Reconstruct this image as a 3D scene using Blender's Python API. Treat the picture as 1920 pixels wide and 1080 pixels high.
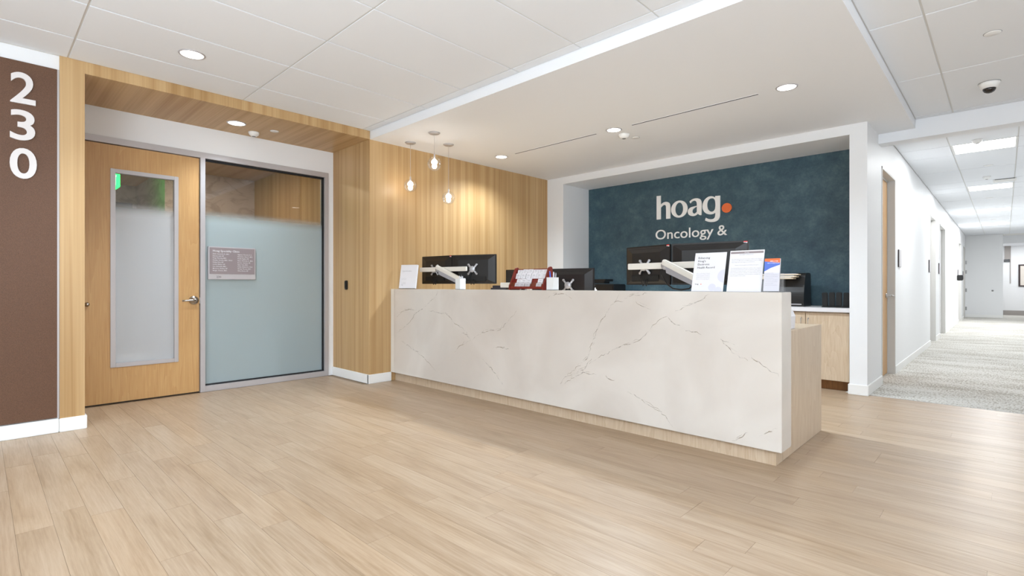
import bpy, bmesh, math, random
from mathutils import Vector, Matrix
random.seed(7)
S = bpy.context.scene
COL = S.collection
for o in list(bpy.data.objects): bpy.data.objects.remove(o)

# ------------------------------------------------------------------ camera
FPX, HX, HY, EYE, YAW = 962.2, 960.0, 535.0, 1.13, math.radians(43.84)
cam = bpy.data.cameras.new('camera'); cam.sensor_width = 36; cam.lens = FPX*36/1920
cam.shift_y = -(540-HY)/1920; cam.clip_start = .05; cam.clip_end = 80
camo = bpy.data.objects.new('camera', cam); COL.objects.link(camo)
camo.location = (0, 0, EYE); camo.rotation_euler = (math.pi/2, 0, YAW)
S.camera = camo
# ------------------------------------------------------------------ world, exposure, big area lights
w = bpy.data.worlds.new('world'); S.world = w; w.use_nodes = True
w.node_tree.nodes['Background'].inputs[0].default_value = (.9, .95, 1, 1)
w.node_tree.nodes['Background'].inputs[1].default_value = .6
S.view_settings.view_transform = 'Standard'; S.view_settings.look = 'None'
S.view_settings.exposure = 1.13; S.view_settings.gamma = 1; S.view_settings.use_curve_mapping = False
def area(name, loc, rot, sx, sy, power, col=(1, 1, 1)):
    l = bpy.data.lights.new(name, 'AREA'); l.shape = 'RECTANGLE'; l.size = sx; l.size_y = sy
    l.energy = power; l.color = col
    o = bpy.data.objects.new(name, l); COL.objects.link(o); o.location = loc; o.rotation_euler = rot
    return o
REAR_FILL_POWER, HALL_POWER, CORR_POWER, UPWARD_FILL_POWER = 10, 10, 15, 225
area('rear_fill', (-1.2, -3.9, 1.45), (math.radians(90), 0, 0), 7.0, 2.5, REAR_FILL_POWER, (.8, .9, 1))  # added broad fill from behind the camera, source unseen
area('upward_fill', (.2, -2.4, .8), (math.radians(180), 0, 0), 2.2, 2.2, UPWARD_FILL_POWER, (.78, .89, 1))  # added lamp behind the camera, aimed up to brighten the ceiling
area('side_fill', (2.75, .6, 1.5), (math.radians(90), 0, math.radians(52)), 2.0, 2.0, 42, (.88, .94, 1))  # added soft fill right of the view, for desk and back walls
area('far_corridor_fill', (.6, 25.9, 2.6), (0, 0, 0), 2.0, .6, 18, (.97, .985, 1))  # added to lift the dark far end, no fixture of its own
for hx, hy in ((-3.85, -2.9), (-1.33, -2.9), (1.2, -2.9)):
    area('hall_fill_light', (hx, hy, 2.875), (0, 0, 0), 1.1, .5, HALL_POWER, (.84, .92, 1))  # added soft fill under the hall ceiling, out of view

# ------------------------------------------------------------------ pixel -> place helpers (measuring the photograph)
CF = (-math.sin(YAW), math.cos(YAW)); CR = (math.cos(YAW), math.sin(YAW))
def ray(px, py):
    a = (px-HX)/FPX
    return (CF[0]+a*CR[0], CF[1]+a*CR[1], (HY-py)/FPX)
def onX(px, py, x):
    d = ray(px, py); t = x/d[0]; return Vector((x, d[1]*t, EYE+d[2]*t))
def onY(px, py, y):
    d = ray(px, py); t = y/d[1]; return Vector((d[0]*t, y, EYE+d[2]*t))
def onZ(px, py, z):
    d = ray(px, py); t = (z-EYE)/d[2]; return Vector((d[0]*t, d[1]*t, z))

# ------------------------------------------------------------------ materials
def lin(c):
    r = []
    for v in c:
        v /= 255; r.append(v/12.92 if v <= .04045 else ((v+.055)/1.055)**2.4)
    return (r[0], r[1], r[2], 1)
def mat(name, col, rough=.5, metal=0, spec=.5, **k):
    m = bpy.data.materials.new(name); m.use_nodes = True
    b = m.node_tree.nodes['Principled BSDF']
    b.inputs['Base Color'].default_value = lin(col); b.inputs['Roughness'].default_value = rough
    b.inputs['Metallic'].default_value = metal; b.inputs['Specular IOR Level'].default_value = spec
    if 'coat' in k: b.inputs['Coat Weight'].default_value = k['coat']; b.inputs['Coat Roughness'].default_value = .1
    if 'emit' in k:
        b.inputs['Emission Color'].default_value = lin(k.get('ecol', col)); b.inputs['Emission Strength'].default_value = k['emit']
    if 'bump' in k:
        add_bump(m, k['bump'], k.get('bs', 200))
    return m
def nn(m, t, **k):
    n = m.node_tree.nodes.new(t)
    for a, v in k.items(): setattr(n, a, v)
    return n
def lk(m, a, b): m.node_tree.links.new(a, b)
def coords(m, scale=(1, 1, 1), kind='Object', rot=(0, 0, 0)):
    tc = nn(m, 'ShaderNodeTexCoord'); mp = nn(m, 'ShaderNodeMapping')
    mp.inputs['Scale'].default_value = scale; mp.inputs['Rotation'].default_value = rot
    lk(m, tc.outputs[kind], mp.inputs[0]); return mp.outputs[0]
def noise(m, vec, scale=1, detail=4, rough=.55, dist=0):
    n = nn(m, 'ShaderNodeTexNoise'); n.inputs['Scale'].default_value = scale
    n.inputs['Detail'].default_value = detail; n.inputs['Roughness'].default_value = rough
    n.inputs['Distortion'].default_value = dist
    lk(m, vec, n.inputs['Vector']); return n.outputs['Fac']
def ramp(m, fac, stops):
    r = nn(m, 'ShaderNodeValToRGB'); e = r.color_ramp.elements
    e[0].position, e[0].color = stops[0][0], lin(stops[0][1]); e[1].position, e[1].color = stops[-1][0], lin(stops[-1][1])
    for p, c in stops[1:-1]:
        q = e.new(p); q.color = lin(c)
    lk(m, fac, r.inputs[0]); return r.outputs[0]
def mixc(m, fac, a, b, mode='MIX'):
    n = nn(m, 'ShaderNodeMix', data_type='RGBA', blend_type=mode)
    for s, v in ((n.inputs[0], fac), (n.inputs[6], a), (n.inputs[7], b)):
        if hasattr(v, 'default_value') or hasattr(v, 'links'): lk(m, v, s)
        else: s.default_value = v
    return n.outputs[2]
def math_n(m, op, a, b=0.0, c=None):
    n = nn(m, 'ShaderNodeMath', operation=op)
    for i, v in enumerate((a, b) if c is None else (a, b, c)):
        if hasattr(v, 'links'): lk(m, v, n.inputs[i])
        else: n.inputs[i].default_value = v
    return n.outputs[0]
def add_bump(m, strength, scale, vec=None, fac=None, dist=.002):
    b = m.node_tree.nodes['Principled BSDF']
    if fac is None: fac = noise(m, vec or coords(m), scale, 3)
    bp = nn(m, 'ShaderNodeBump'); bp.inputs['Strength'].default_value = strength; bp.inputs['Distance'].default_value = dist
    lk(m, fac, bp.inputs['Height']); lk(m, bp.outputs[0], b.inputs['Normal'])
def setc(m, out): lk(m, out, m.node_tree.nodes['Principled BSDF'].inputs['Base Color'])

def laminate(name, axis, light, dark, rough=.42, fine=1.0):
    """striped wood laminate: the colour varies across one axis and runs along the others"""
    m = mat(name, light, rough)
    s = [.25, .25, .25]; s[axis] = 14*fine
    s2 = [.5, .5, .5]; s2[axis] = 75*fine
    s3 = [.2, .2, .2]; s3[axis] = 3.2*fine
    a = noise(m, coords(m, s), 1, 2, .5, .15); b = noise(m, coords(m, s2), 1, 4, .6, .2); c = noise(m, coords(m, s3), 1, 1)
    f = math_n(m, 'ADD', math_n(m, 'MULTIPLY', a, .5), math_n(m, 'ADD', math_n(m, 'MULTIPLY', b, .3), math_n(m, 'MULTIPLY', c, .2)))
    mid = tuple((x+y)/2 for x, y in zip(light, dark))
    setc(m, ramp(m, f, [(.36, dark), (.47, mid), (.6, light)]))
    return m
def maple(name, light, dark, scale=(5, 5, .45), rough=.38):
    m = mat(name, light, rough)
    v = coords(m, scale)
    a = noise(m, v, 1.1, 3, .5, 1.4)
    wv = math_n(m, 'FRACT', math_n(m, 'MULTIPLY', a, 7))
    b = noise(m, coords(m, (scale[0]*28, scale[1]*28, scale[2]*8)), 1, 3)
    f = math_n(m, 'ADD', math_n(m, 'MULTIPLY', wv, .2), math_n(m, 'MULTIPLY', b, .8))
    setc(m, ramp(m, f, [(.25, dark), (.8, light)]))
    return m
M = {}
M['white_paint'] = mat('white_paint', (236, 237, 238), .5, 0, .3, bump=.08, bs=350)
M['trim_white'] = mat('trim_white', (240, 240, 238), .35)
M['tile'] = mat('ceiling_tile', (236, 239, 243), .85, 0, .2, bump=.25, bs=420)
M['grid'] = mat('ceiling_grid', (222, 222, 219), .5)
M['soffit'] = mat('soffit_paint', (238, 240, 243), .6, 0, .3)
M['oak_y'] = laminate('oak_laminate_wall', 1, (199, 166, 120), (168, 131, 83))
M['oak_x'] = laminate('oak_laminate_jamb', 0, (199, 166, 120), (168, 131, 83))
M['door_maple'] = maple('maple_door', (208, 168, 114), (190, 145, 92))
M['desk_maple'] = maple('pale_maple', (214, 196, 172), (192, 168, 140), (4, 4, .6))
M['toe_wood'] = maple('toe_kick_wood', (150, 103, 58), (110, 72, 38))
M['alu'] = mat('satin_aluminium', (190, 186, 187), .4, .3)
M['steel'] = mat('brushed_steel', (190, 188, 186), .25, 1)
M['black'] = mat('black_plastic', (22, 21, 21), .38)
M['blackm'] = mat('matt_black', (10, 10, 10), .6)
M['rubber'] = mat('gasket', (12, 14, 20), .6)
M['monitor'] = mat('monitor_shell', (26, 23, 22), .36)
M['screen'] = mat('monitor_screen', (12, 13, 16), .15)
M['arm_white'] = mat('arm_cream_enamel', (226, 221, 212), .35)
M['arm_grey'] = mat('arm_grey_cover', (160, 158, 162), .35)
M['silver'] = mat('silver_plastic', (186, 186, 190), .3, .4)
M['paper'] = mat('paper', (228, 227, 231), .7, 0, .2)
M['papercream'] = mat('manila', (226, 210, 180), .7)
M['ink'] = mat('ink', (60, 60, 64), .7)
M['inkgrey'] = mat('grey_ink', (140, 140, 144), .7)
M['lilac'] = mat('lilac_print', (214, 214, 228), .7)
M['orange'] = mat('orange_print', (236, 112, 56), .5)
M['blueprint'] = mat('blue_print', (86, 116, 205), .5)
M['red'] = mat('red_sticker', (214, 48, 44), .5)
M['letter'] = mat('letter_white', (248, 246, 242), .4)
M['letteredge'] = mat('number_white', (222, 217, 215), .35)
M['cherry'] = maple('cherry_wood', (138, 50, 38), (104, 32, 26), (10, 10, 2), .3)
M['cup'] = mat('white_mesh_cup', (228, 230, 230), .45, bump=.4, bs=900)
M['bluepen'] = mat('blue_pen', (58, 118, 226), .3)
M['signgrey'] = mat('sign_taupe', (146, 134, 136), .45)
M['signsilver'] = mat('sign_silver', (196, 192, 194), .35, .3)
M['quartzedge'] = mat('quartz_edge', (226, 222, 214), .25)
M['countertop'] = mat('white_counter', (226, 224, 226), .3)
M['vinyl'] = mat('charcoal_upholstery', (66, 68, 82), .7, bump=.2, bs=500)
M['frame_paint'] = mat('grey_frame_paint', (208, 206, 202), .4)
M['hinge'] = mat('hinge_nickel', (150, 150, 150), .35, .8)
M['mural'] = mat('taupe_wallcovering', (172, 158, 146), .6)
setc(M['mural'], ramp(M['mural'], noise(M['mural'], coords(M['mural'], (1, 2.2, 3.5)), 1.6, 6, .65, 1.5), [(.47, (208, 196, 186)), (.6, (184, 170, 158))]))
M['darkdoor'] = mat('dark_door', (70, 56, 46), .5)
M['exit_green'] = mat('exit_green', (20, 220, 70), .5, emit=2.2, ecol=(30, 235, 90))
M['exit_white'] = mat('exit_letters', (190, 255, 200), .5, emit=2.0, ecol=(190, 255, 200))
M['lens'] = mat('downlight_lens', (255, 255, 255), .5, emit=3.0, ecol=(255, 253, 248))
M['troffer'] = mat('troffer_lens', (255, 255, 255), .5, emit=4.0, ecol=(255, 255, 255))
M['bulb'] = mat('lit_bulb', (255, 255, 255), .5, emit=6.0, ecol=(255, 247, 235))
M['art_sky'] = mat('print_sky', (120, 150, 225), .6)
M['art_field'] = mat('print_field', (190, 150, 70), .6)
M['matboard'] = mat('mat_board', (222, 214, 204), .7)
M['frame_dark'] = mat('dark_frame', (52, 38, 38), .35)
M['greywood'] = mat('grey_base', (160, 154, 150), .6)
M['dome'] = mat('smoked_dome', (22, 18, 18), .08, 0, .8)
M['slot'] = mat('slot_black', (20, 20, 20), .7)
# quartz: off-white with soft clouds
m = M['quartz'] = mat('quartz', (224, 218, 210), .22)
setc(m, ramp(m, noise(m, coords(m), 1.3, 4, .5, .6), [(.35, (203, 195, 186)), (.65, (217, 211, 203))]))
def veinmat(name, col, alpha):
    m = bpy.data.materials.new(name); m.use_nodes = True
    b = m.node_tree.nodes['Principled BSDF']; b.inputs['Base Color'].default_value = lin(col); b.inputs['Roughness'].default_value = .3
    f = noise(m, coords(m), 26, 3)
    a = nn(m, 'ShaderNodeMapRange'); a.inputs[1].default_value = .38; a.inputs[2].default_value = .62; a.inputs[3].default_value = .05; a.inputs[4].default_value = alpha
    lk(m, f, a.inputs[0]); lk(m, a.outputs[0], b.inputs['Alpha'])
    return m
M['vein'] = veinmat('quartz_vein', (172, 158, 138), .7)
# blue venetian plaster
m = M['blue'] = mat('blue_plaster', (62, 82, 92), .5)
v = coords(m, (1, 1, 1))
a = noise(m, v, 4, 8, .74, .1); b = noise(m, v, 40, 5, .75)
f = math_n(m, 'ADD', math_n(m, 'MULTIPLY', a, .7), math_n(m, 'MULTIPLY', b, .3))
setc(m, ramp(m, f, [(.34, (42, 66, 81)), (.5, (58, 85, 96)), (.68, (84, 110, 117))]))
# brown woven wallcovering
m = M['brown'] = mat('brown_wallcovering', (122, 92, 68), .55)
setc(m, ramp(m, noise(m, coords(m, (1, 1, 1)), 260, 2), [(.3, (82, 53, 33)), (.7, (108, 76, 54))]))
add_bump(m, .3, 600)
# floor planks
m = M['plank'] = mat('oak_plank', (205, 186, 163), .37, 0, .38)
tc = nn(m, 'ShaderNodeTexCoord'); oi = nn(m, 'ShaderNodeObjectInfo')
off = nn(m, 'ShaderNodeCombineXYZ'); lk(m, math_n(m, 'MULTIPLY', oi.outputs['Random'], 31.0), off.inputs[0]); lk(m, math_n(m, 'MULTIPLY', oi.outputs['Random'], 17.0), off.inputs[1])
va = nn(m, 'ShaderNodeVectorMath', operation='ADD'); lk(m, tc.outputs['Object'], va.inputs[0]); lk(m, off.outputs[0], va.inputs[1])
def mpp(scale):
    mp = nn(m, 'ShaderNodeMapping'); mp.inputs['Scale'].default_value = scale; lk(m, va.outputs[0], mp.inputs[0]); return mp.outputs[0]
a = noise(m, mpp((1.1, 9, 1)), 1, 5, .6, .8); b = noise(m, mpp((4, 90, 1)), 1, 4, .6, .3)
f = math_n(m, 'ADD', math_n(m, 'MULTIPLY', a, .55), math_n(m, 'MULTIPLY', b, .45))
c1 = ramp(m, f, [(.33, (156, 133, 107)), (.48, (173, 151, 126)), (.63, (186, 166, 143))])
tint = ramp(m, oi.outputs['Random'], [(0, (248, 244, 241)), (.5, (255, 254, 253)), (1, (255, 250, 244))])
setc(m, mixc(m, 1.0, c1, tint, 'MULTIPLY'))
add_bump(m, .12, 1, fac=b, dist=.001)
m = M['subfloor'] = mat('subfloor', (150, 128, 104), .6)
# carpet
m = M['carpet'] = mat('patterned_carpet', (214, 211, 204), .95, 0, .1)
a = noise(m, coords(m, (62, 20, 1), rot=(0, 0, .25)), 1, 2, .5, .3)
b = noise(m, coords(m, (1.2, 3.2, 1)), 1, 3, .5)
c = noise(m, coords(m), 420, 2)
f = math_n(m, 'ADD', math_n(m, 'MULTIPLY', a, .75), math_n(m, 'MULTIPLY', b, .45))
c1 = ramp(m, f, [(.49, (160, 153, 142)), (.57, (190, 186, 177)), (.65, (216, 214, 209))])
setc(m, mixc(m, .25, c1, ramp(m, c, [(.3, (160, 155, 146)), (.7, (240, 238, 232))])))
add_bump(m, .8, 1, fac=math_n(m, 'ADD', f, math_n(m, 'MULTIPLY', c, .5)), dist=.006)
# clear + frosted glass (frosted film ends in a soft edge at film height)
def film_glass(name, film, top):
    m = bpy.data.materials.new(name); m.use_nodes = True; nt = m.node_tree; nt.nodes.clear()
    out = nn(m, 'ShaderNodeOutputMaterial')
    tr = nn(m, 'ShaderNodeBsdfTransparent'); tr.inputs[0].default_value = (.93, .92, .9, 1)
    gl = nn(m, 'ShaderNodeBsdfGlossy'); gl.inputs['Roughness'].default_value = .0
    fr = nn(m, 'ShaderNodeFresnel'); fr.inputs[0].default_value = 1.5
    cl = nn(m, 'ShaderNodeMixShader'); lk(m, fr.outputs[0], cl.inputs[0]); lk(m, tr.outputs[0], cl.inputs[1]); lk(m, gl.outputs[0], cl.inputs[2])
    df = nn(m, 'ShaderNodeBsdfDiffuse'); df.inputs[0].default_value = lin(film)
    tl = nn(m, 'ShaderNodeBsdfTranslucent'); tl.inputs[0].default_value = lin(film)
    d2 = nn(m, 'ShaderNodeMixShader'); d2.inputs[0].default_value = .25; lk(m, df.outputs[0], d2.inputs[1]); lk(m, tl.outputs[0], d2.inputs[2])
    d3 = nn(m, 'ShaderNodeMixShader'); d3.inputs[0].default_value = .22; lk(m, d2.outputs[0], d3.inputs[1]); lk(m, tr.outputs[0], d3.inputs[2])
    g2 = nn(m, 'ShaderNodeBsdfGlossy'); g2.inputs['Roughness'].default_value = .25
    ff = nn(m, 'ShaderNodeMixShader'); lk(m, math_n(m, 'MULTIPLY', fr.outputs[0], .6), ff.inputs[0]); lk(m, d3.outputs[0], ff.inputs[1]); lk(m, g2.outputs[0], ff.inputs[2])
    ge = nn(m, 'ShaderNodeNewGeometry'); sx = nn(m, 'ShaderNodeSeparateXYZ'); lk(m, ge.outputs['Position'], sx.inputs[0])
    mr = nn(m, 'ShaderNodeMapRange', interpolation_type='SMOOTHSTEP'); mr.inputs[1].default_value = top-.09; mr.inputs[2].default_value = top+.07
    mr.inputs[3].default_value = 1; mr.inputs[4].default_value = 0
    lk(m, sx.outputs[2], mr.inputs[0])
    mx = nn(m, 'ShaderNodeMixShader'); lk(m, mr.outputs[0], mx.inputs[0]); lk(m, cl.outputs[0], mx.inputs[1]); lk(m, ff.outputs[0], mx.inputs[2])
    lk(m, mx.outputs[0], out.inputs[0]); return m
M['glass_door'] = film_glass('frosted_door_glass', (220, 224, 228), 1.88)
M['glass_side'] = film_glass('frosted_side_glass', (192, 208, 212), 1.88)
def thin_glass(name, tint=(1, 1, 1, 1), boost=1.0):
    m = bpy.data.materials.new(name); m.use_nodes = True; m.node_tree.nodes.clear()
    out = nn(m, 'ShaderNodeOutputMaterial'); tr = nn(m, 'ShaderNodeBsdfTransparent'); tr.inputs[0].default_value = tint
    gl = nn(m, 'ShaderNodeBsdfGlossy'); gl.inputs['Roughness'].default_value = .02
    lw = nn(m, 'ShaderNodeLayerWeight'); lw.inputs[0].default_value = .35
    mx = nn(m, 'ShaderNodeMixShader'); lk(m, math_n(m, 'MULTIPLY', lw.outputs['Fresnel'], boost), mx.inputs[0])
    lk(m, tr.outputs[0], mx.inputs[1]); lk(m, gl.outputs[0], mx.inputs[2]); lk(m, mx.outputs[0], out.inputs[0]); return m
M['globe'] = thin_glass('clear_globe', (.99, .99, .99, 1), .35)
M['acrylic'] = thin_glass('clear_acrylic', (.97, .97, .98, 1), .22)
M['window'] = thin_glass('window_glass', (.95, .97, .97, 1), .5)

# ------------------------------------------------------------------ mesh building
ROOT = {}
class MB:
    def __init__(s): s.bm = bmesh.new()
    def box(s, x0, x1, y0, y1, z0, z1, bev=0, rot=None):
        r = bmesh.ops.create_cube(s.bm, size=1)
        vs = r['verts']
        for v in vs:
            v.co = Vector(((x0+x1)/2+v.co.x*(x1-x0), (y0+y1)/2+v.co.y*(y1-y0), (z0+z1)/2+v.co.z*(z1-z0)))
        if rot is not None:
            for v in vs: v.co = rot @ v.co
        if bev:
            es = {e for v in vs for e in v.link_edges}
            bmesh.ops.bevel(s.bm, geom=list(es), offset=bev, segments=2, affect='EDGES', clamp_overlap=True)
        return s
    def lathe(s, prof, c=(0, 0, 0), axis='Z', seg=24, smooth=True):
        rings = []
        for r, h in prof:
            ring = []
            n = 1 if r < 1e-6 else seg
            for i in range(n):
                a = 2*math.pi*i/seg; p = (r*math.cos(a), r*math.sin(a), h)
                if axis == 'X': p = (p[2], p[0], p[1])
                if axis == 'Y': p = (p[0], p[2], -p[1])
                ring.append(s.bm.verts.new(Vector(p)+Vector(c)))
            rings.append(ring)
        for a, b in zip(rings, rings[1:]):
            for i in range(seg):
                j = (i+1) % seg
                q = [a[i % len(a)], a[j % len(a)], b[j % len(b)], b[i % len(b)]]
                u = []
                for v in q:
                    if v not in u: u.append(v)
                if len(u) > 2:
                    f = s.bm.faces.new(u); f.smooth = smooth
        for r in (rings[0], rings[-1]):
            if len(r) > 1: s.bm.faces.new(r)
        return s
    def tube(s, pts, r, seg=8):
        pts = [Vector(p) for p in pts]; rings = []
        for i, p in enumerate(pts):
            d = (pts[min(i+1, len(pts)-1)]-pts[max(i-1, 0)]).normalized()
            u = d.cross(Vector((0, 0, 1)));
            if u.length < 1e-3: u = d.cross(Vector((1, 0, 0)))
            u.normalize(); v = d.cross(u); rr = r[i] if isinstance(r, (list, tuple)) else r
            rings.append([s.bm.verts.new(p+rr*(math.cos(2*math.pi*k/seg)*u+math.sin(2*math.pi*k/seg)*v)) for k in range(seg)])
        for a, b in zip(rings, rings[1:]):
            for i in range(seg):
                f = s.bm.faces.new((a[i], a[(i+1) % seg], b[(i+1) % seg], b[i])); f.smooth = True
        s.bm.faces.new(rings[0]); s.bm.faces.new(rings[-1]); return s
    def prism(s, poly, ext, mp=None):
        """poly: list of (u,v); extruded by ext along w; mp maps (u,v,w)->xyz"""
        mp = mp or (lambda u, v, w: (u, v, w))
        a = [s.bm.verts.new(mp(u, v, 0)) for u, v in poly]; b = [s.bm.verts.new(mp(u, v, ext)) for u, v in poly]
        n = len(poly)
        for i in range(n): s.bm.faces.new((a[i], a[(i+1) % n], b[(i+1) % n], b[i]))
        s.bm.faces.new(a); s.bm.faces.new(b); return s
    def xf(s, mtx):
        bmesh.ops.transform(s.bm, matrix=mtx, verts=s.bm.verts); return s
    def mesh(s, name):
        bmesh.ops.recalc_face_normals(s.bm, faces=s.bm.faces)
        me = bpy.data.meshes.new(name); s.bm.to_mesh(me); s.bm.free(); return me
    def build(s, name, material, parent=None, world=True, **props):
        if parent is not None and world and parent in ROOT:
            bmesh.ops.translate(s.bm, vec=-ROOT[parent], verts=s.bm.verts)
        return link(name, s.mesh(name), material, parent, **props)
def link(name, me, material, parent=None, **props):
    if material is not None and not me.materials: me.materials.append(material)
    o = bpy.data.objects.new(name, me); COL.objects.link(o)
    if parent is not None:
        o.parent = parent
        if parent in ROOT: ROOT[o] = ROOT[parent]
    for k, v in props.items(): o[k] = v
    return o
def thing(name, label, cat, loc=(0, 0, 0), rz=0, group=None):
    o = bpy.data.objects.new(name, None); COL.objects.link(o); o.empty_display_size = .05
    o.location = loc; o.rotation_euler = (0, 0, rz); o['label'] = label; o['category'] = cat
    if group: o['group'] = group
    ROOT[o] = Vector(loc); return o
def struct(name, label=None):
    o = bpy.data.objects.new(name, None); COL.objects.link(o); o['kind'] = 'structure'
    if label: o['label'] = label
    ROOT[o] = Vector((0, 0, 0)); return o
def B(x0, x1, y0, y1, z0, z1, bev=0): return MB().box(x0, x1, y0, y1, z0, z1, bev)
def sbox(name, mt, *b, parent=None, bev=0, label=None):
    o = B(*b, bev).build(name, mt, parent)
    if parent is None: o['kind'] = 'structure'
    if label: o['label'] = label
    ROOT[o] = Vector((0, 0, 0)); return o
def dup(root, loc, label=None, rz=None, group=None):
    def rec(o, par):
        c = o.copy(); COL.objects.link(c); c.parent = par
        for ch in kids.get(o, []): rec(ch, c)
        return c
    kids = {}
    for o in bpy.data.objects:
        if o.parent is not None: kids.setdefault(o.parent, []).append(o)
    r = rec(root, None); r.location = loc
    if label: r['label'] = label
    if rz is not None: r.rotation_euler = (0, 0, rz)
    return r
def text_mesh(s, offset=0.0, extrude=0.0, res=3):
    cu = bpy.data.curves.new('t', 'FONT'); cu.body = s; cu.size = 1; cu.offset = offset; cu.extrude = extrude; cu.resolution_u = res
    ob = bpy.data.objects.new('t', cu); COL.objects.link(ob)
    dg = bpy.context.evaluated_depsgraph_get()
    me = bpy.data.meshes.new_from_object(ob.evaluated_get(dg)); bpy.data.objects.remove(ob); bpy.data.curves.remove(cu)
    return me
def fit(me, O, U, V, N, wdt=None, hgt=None, depth=None, origin='bl'):
    """map a text mesh onto a surface: O lower-left, U right, V up, N out"""
    xs = [v.co.x for v in me.vertices]; ys = [v.co.y for v in me.vertices]; zs = [v.co.z for v in me.vertices]
    x0, x1, y0, y1, z0, z1 = min(xs), max(xs), min(ys), max(ys), min(zs), max(zs)
    sx = wdt/(x1-x0) if wdt else None; sy = hgt/(y1-y0) if hgt else None
    sx = sx or sy; sy = sy or sx
    sz = depth/(z1-z0) if depth and z1 > z0 else 0
    O, U, V, N = Vector(O), Vector(U), Vector(V), Vector(N)
    for v in me.vertices:
        v.co = O+U*((v.co.x-x0)*sx)+V*((v.co.y-y0)*sy)+N*((v.co.z-z0)*sz)
    return me
def line_text(parts, s, O, U, V, N, hgt, offset=0.0, width=None):
    """flat printed line with baseline at O; hgt is the cap height"""
    me = text_mesh(s, offset, 0, 1)
    k = hgt/.70
    if width:
        xs = [v.co.x for v in me.vertices]; kx = width/(max(xs)-min(xs)) if xs else k
    else: kx = k
    O, U, V, N = Vector(O), Vector(U), Vector(V), Vector(N)
    for v in me.vertices: v.co = O+U*(v.co.x*kx)+V*(v.co.y*k)
    parts.append(me)
def join_meshes(name, meshes, material, parent, **props):
    bm = bmesh.new()
    for me in meshes: bm.from_mesh(me); bpy.data.meshes.remove(me)
    mb = MB(); mb.bm.free(); mb.bm = bm
    if parent in ROOT and props.pop('world', True): bmesh.ops.translate(bm, vec=-ROOT[parent], verts=bm.verts)
    me = bpy.data.meshes.new(name); bm.to_mesh(me); bm.free()
    return link(name, me, material, parent, **props)
def smooth_poly(pts, it=3):
    """corner-cutting; points with a third value 1 stay sharp"""
    P = [(p[0], p[1], len(p) > 2) for p in pts]
    for _ in range(it):
        Q = []
        n = len(P)
        for i, p in enumerate(P):
            a, b = P[i-1], P[(i+1) % n]
            if p[2]: Q.append(p); continue
            Q.append((p[0]*.75+a[0]*.25, p[1]*.75+a[1]*.25, False)); Q.append((p[0]*.75+b[0]*.25, p[1]*.75+b[1]*.25, False))
        P = Q
    return [(p[0], p[1]) for p in P]
def poly_mesh(loops, depth, mp):
    cu = bpy.data.curves.new('g', 'CURVE'); cu.dimensions = '2D'; cu.fill_mode = 'BOTH'; cu.extrude = depth/2
    for lp in loops:
        sp = cu.splines.new('POLY'); sp.points.add(len(lp)-1); sp.use_cyclic_u = True
        for p, q in zip(sp.points, lp): p.co = (q[0], q[1], 0, 1)
    ob = bpy.data.objects.new('g', cu); COL.objects.link(ob)
    dg = bpy.context.evaluated_depsgraph_get()
    me = bpy.data.meshes.new_from_object(ob.evaluated_get(dg)); bpy.data.objects.remove(ob); bpy.data.curves.remove(cu)
    for v in me.vertices: v.co = mp(v.co.x, v.co.y, v.co.z+depth/2)
    return me

# ================================================================== STRUCTURE
XW = -5.258            # oak wall plane and portal front
XP = -5.245
XD = -6.12             # recessed door wall
ZC, ZS = 2.895, 2.805  # tile ceiling, drywall soffit
YS, YB = 3.117, 6.29   # soffit front, back wall front
XC = -1.012            # corridor left wall
YH0, YH1, ZH = 6.93, 7.12, 2.70
YEND, YFAR, XR, YR = 24.4, 27.1, 3.0, -4.0
XCR = 1.25
# ---- floor
floor = sbox('floor', M['subfloor'], -9.6, XR, YR, 7.0, -.12, -.009, label='pale oak plank floor of the lobby')
PW, PL = .1325, 1.22
plank_cache = {}
def infr(x0, x1, y0, y1):
    for xx in (x0, (x0+x1)/2, x1):
        for yy in (y0, y1):
            g = xx*CF[0]+yy*CF[1]
            if g > .5:
                px = HX+FPX*(xx*CR[0]+yy*CR[1])/g; py = HY+FPX*EYE/g
                if -40 < px < 1960 and py < 1130: return True
    return False
rest = MB()
nrow = int((6.345-YR)/PW)+1
for r in range(nrow):
    y1 = 6.345-r*PW; y0 = max(y1-PW, YR)
    st = random.choice([0, .31, .55, .86, 1.05, .18, .7])
    x = -9.5-st
    while x < XR:
        x0, x1 = max(x, -6.1 if y1 < YS-.0 and y0 > .5 else (XW+.001 if y0 > YS-.1 else XP+.001)), min(x+PL, XR)
        if x1-x0 > .02:
            if infr(x0, x1, y0, y1):
                key = (round(x1-x0, 3), round(y1-y0, 3))
                if key not in plank_cache:
                    plank_cache[key] = B(-(x1-x0)/2+.0003, (x1-x0)/2-.0003, -(y1-y0)/2+.0003, (y1-y0)/2-.0003, -.008, 0, .0005).mesh('plank'); plank_cache[key].materials.append(M['plank'])
                o = link('plank', plank_cache[key], None, floor); o.location = ((x0+x1)/2, (y0+y1)/2, 0)
            else:
                rest.box(x0+.0006, x1-.0006, y0+.0006, y1-.0006, -.008, 0)
        x += PL
rest.build('plank_field', M['plank'], floor, kind='stuff')
# planks behind the desk up to the cabinets
for k in range(2):
    B(XW+.001, XC-.16, 6.346+k*.13, 6.346+(k+1)*.13-.001, -.008, 0).build('plank', M['plank'], floor)
carpet = sbox('floor_carpet', M['carpet'], XC-.2, XR, 6.352, YFAR, -.009, .003, label='pale patterned carpet of the corridor')
sbox('trim_1', M['alu'], XC, XR, 6.345, 6.352, -.009, .002, label='thin metal strip where planks meet carpet')

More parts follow.
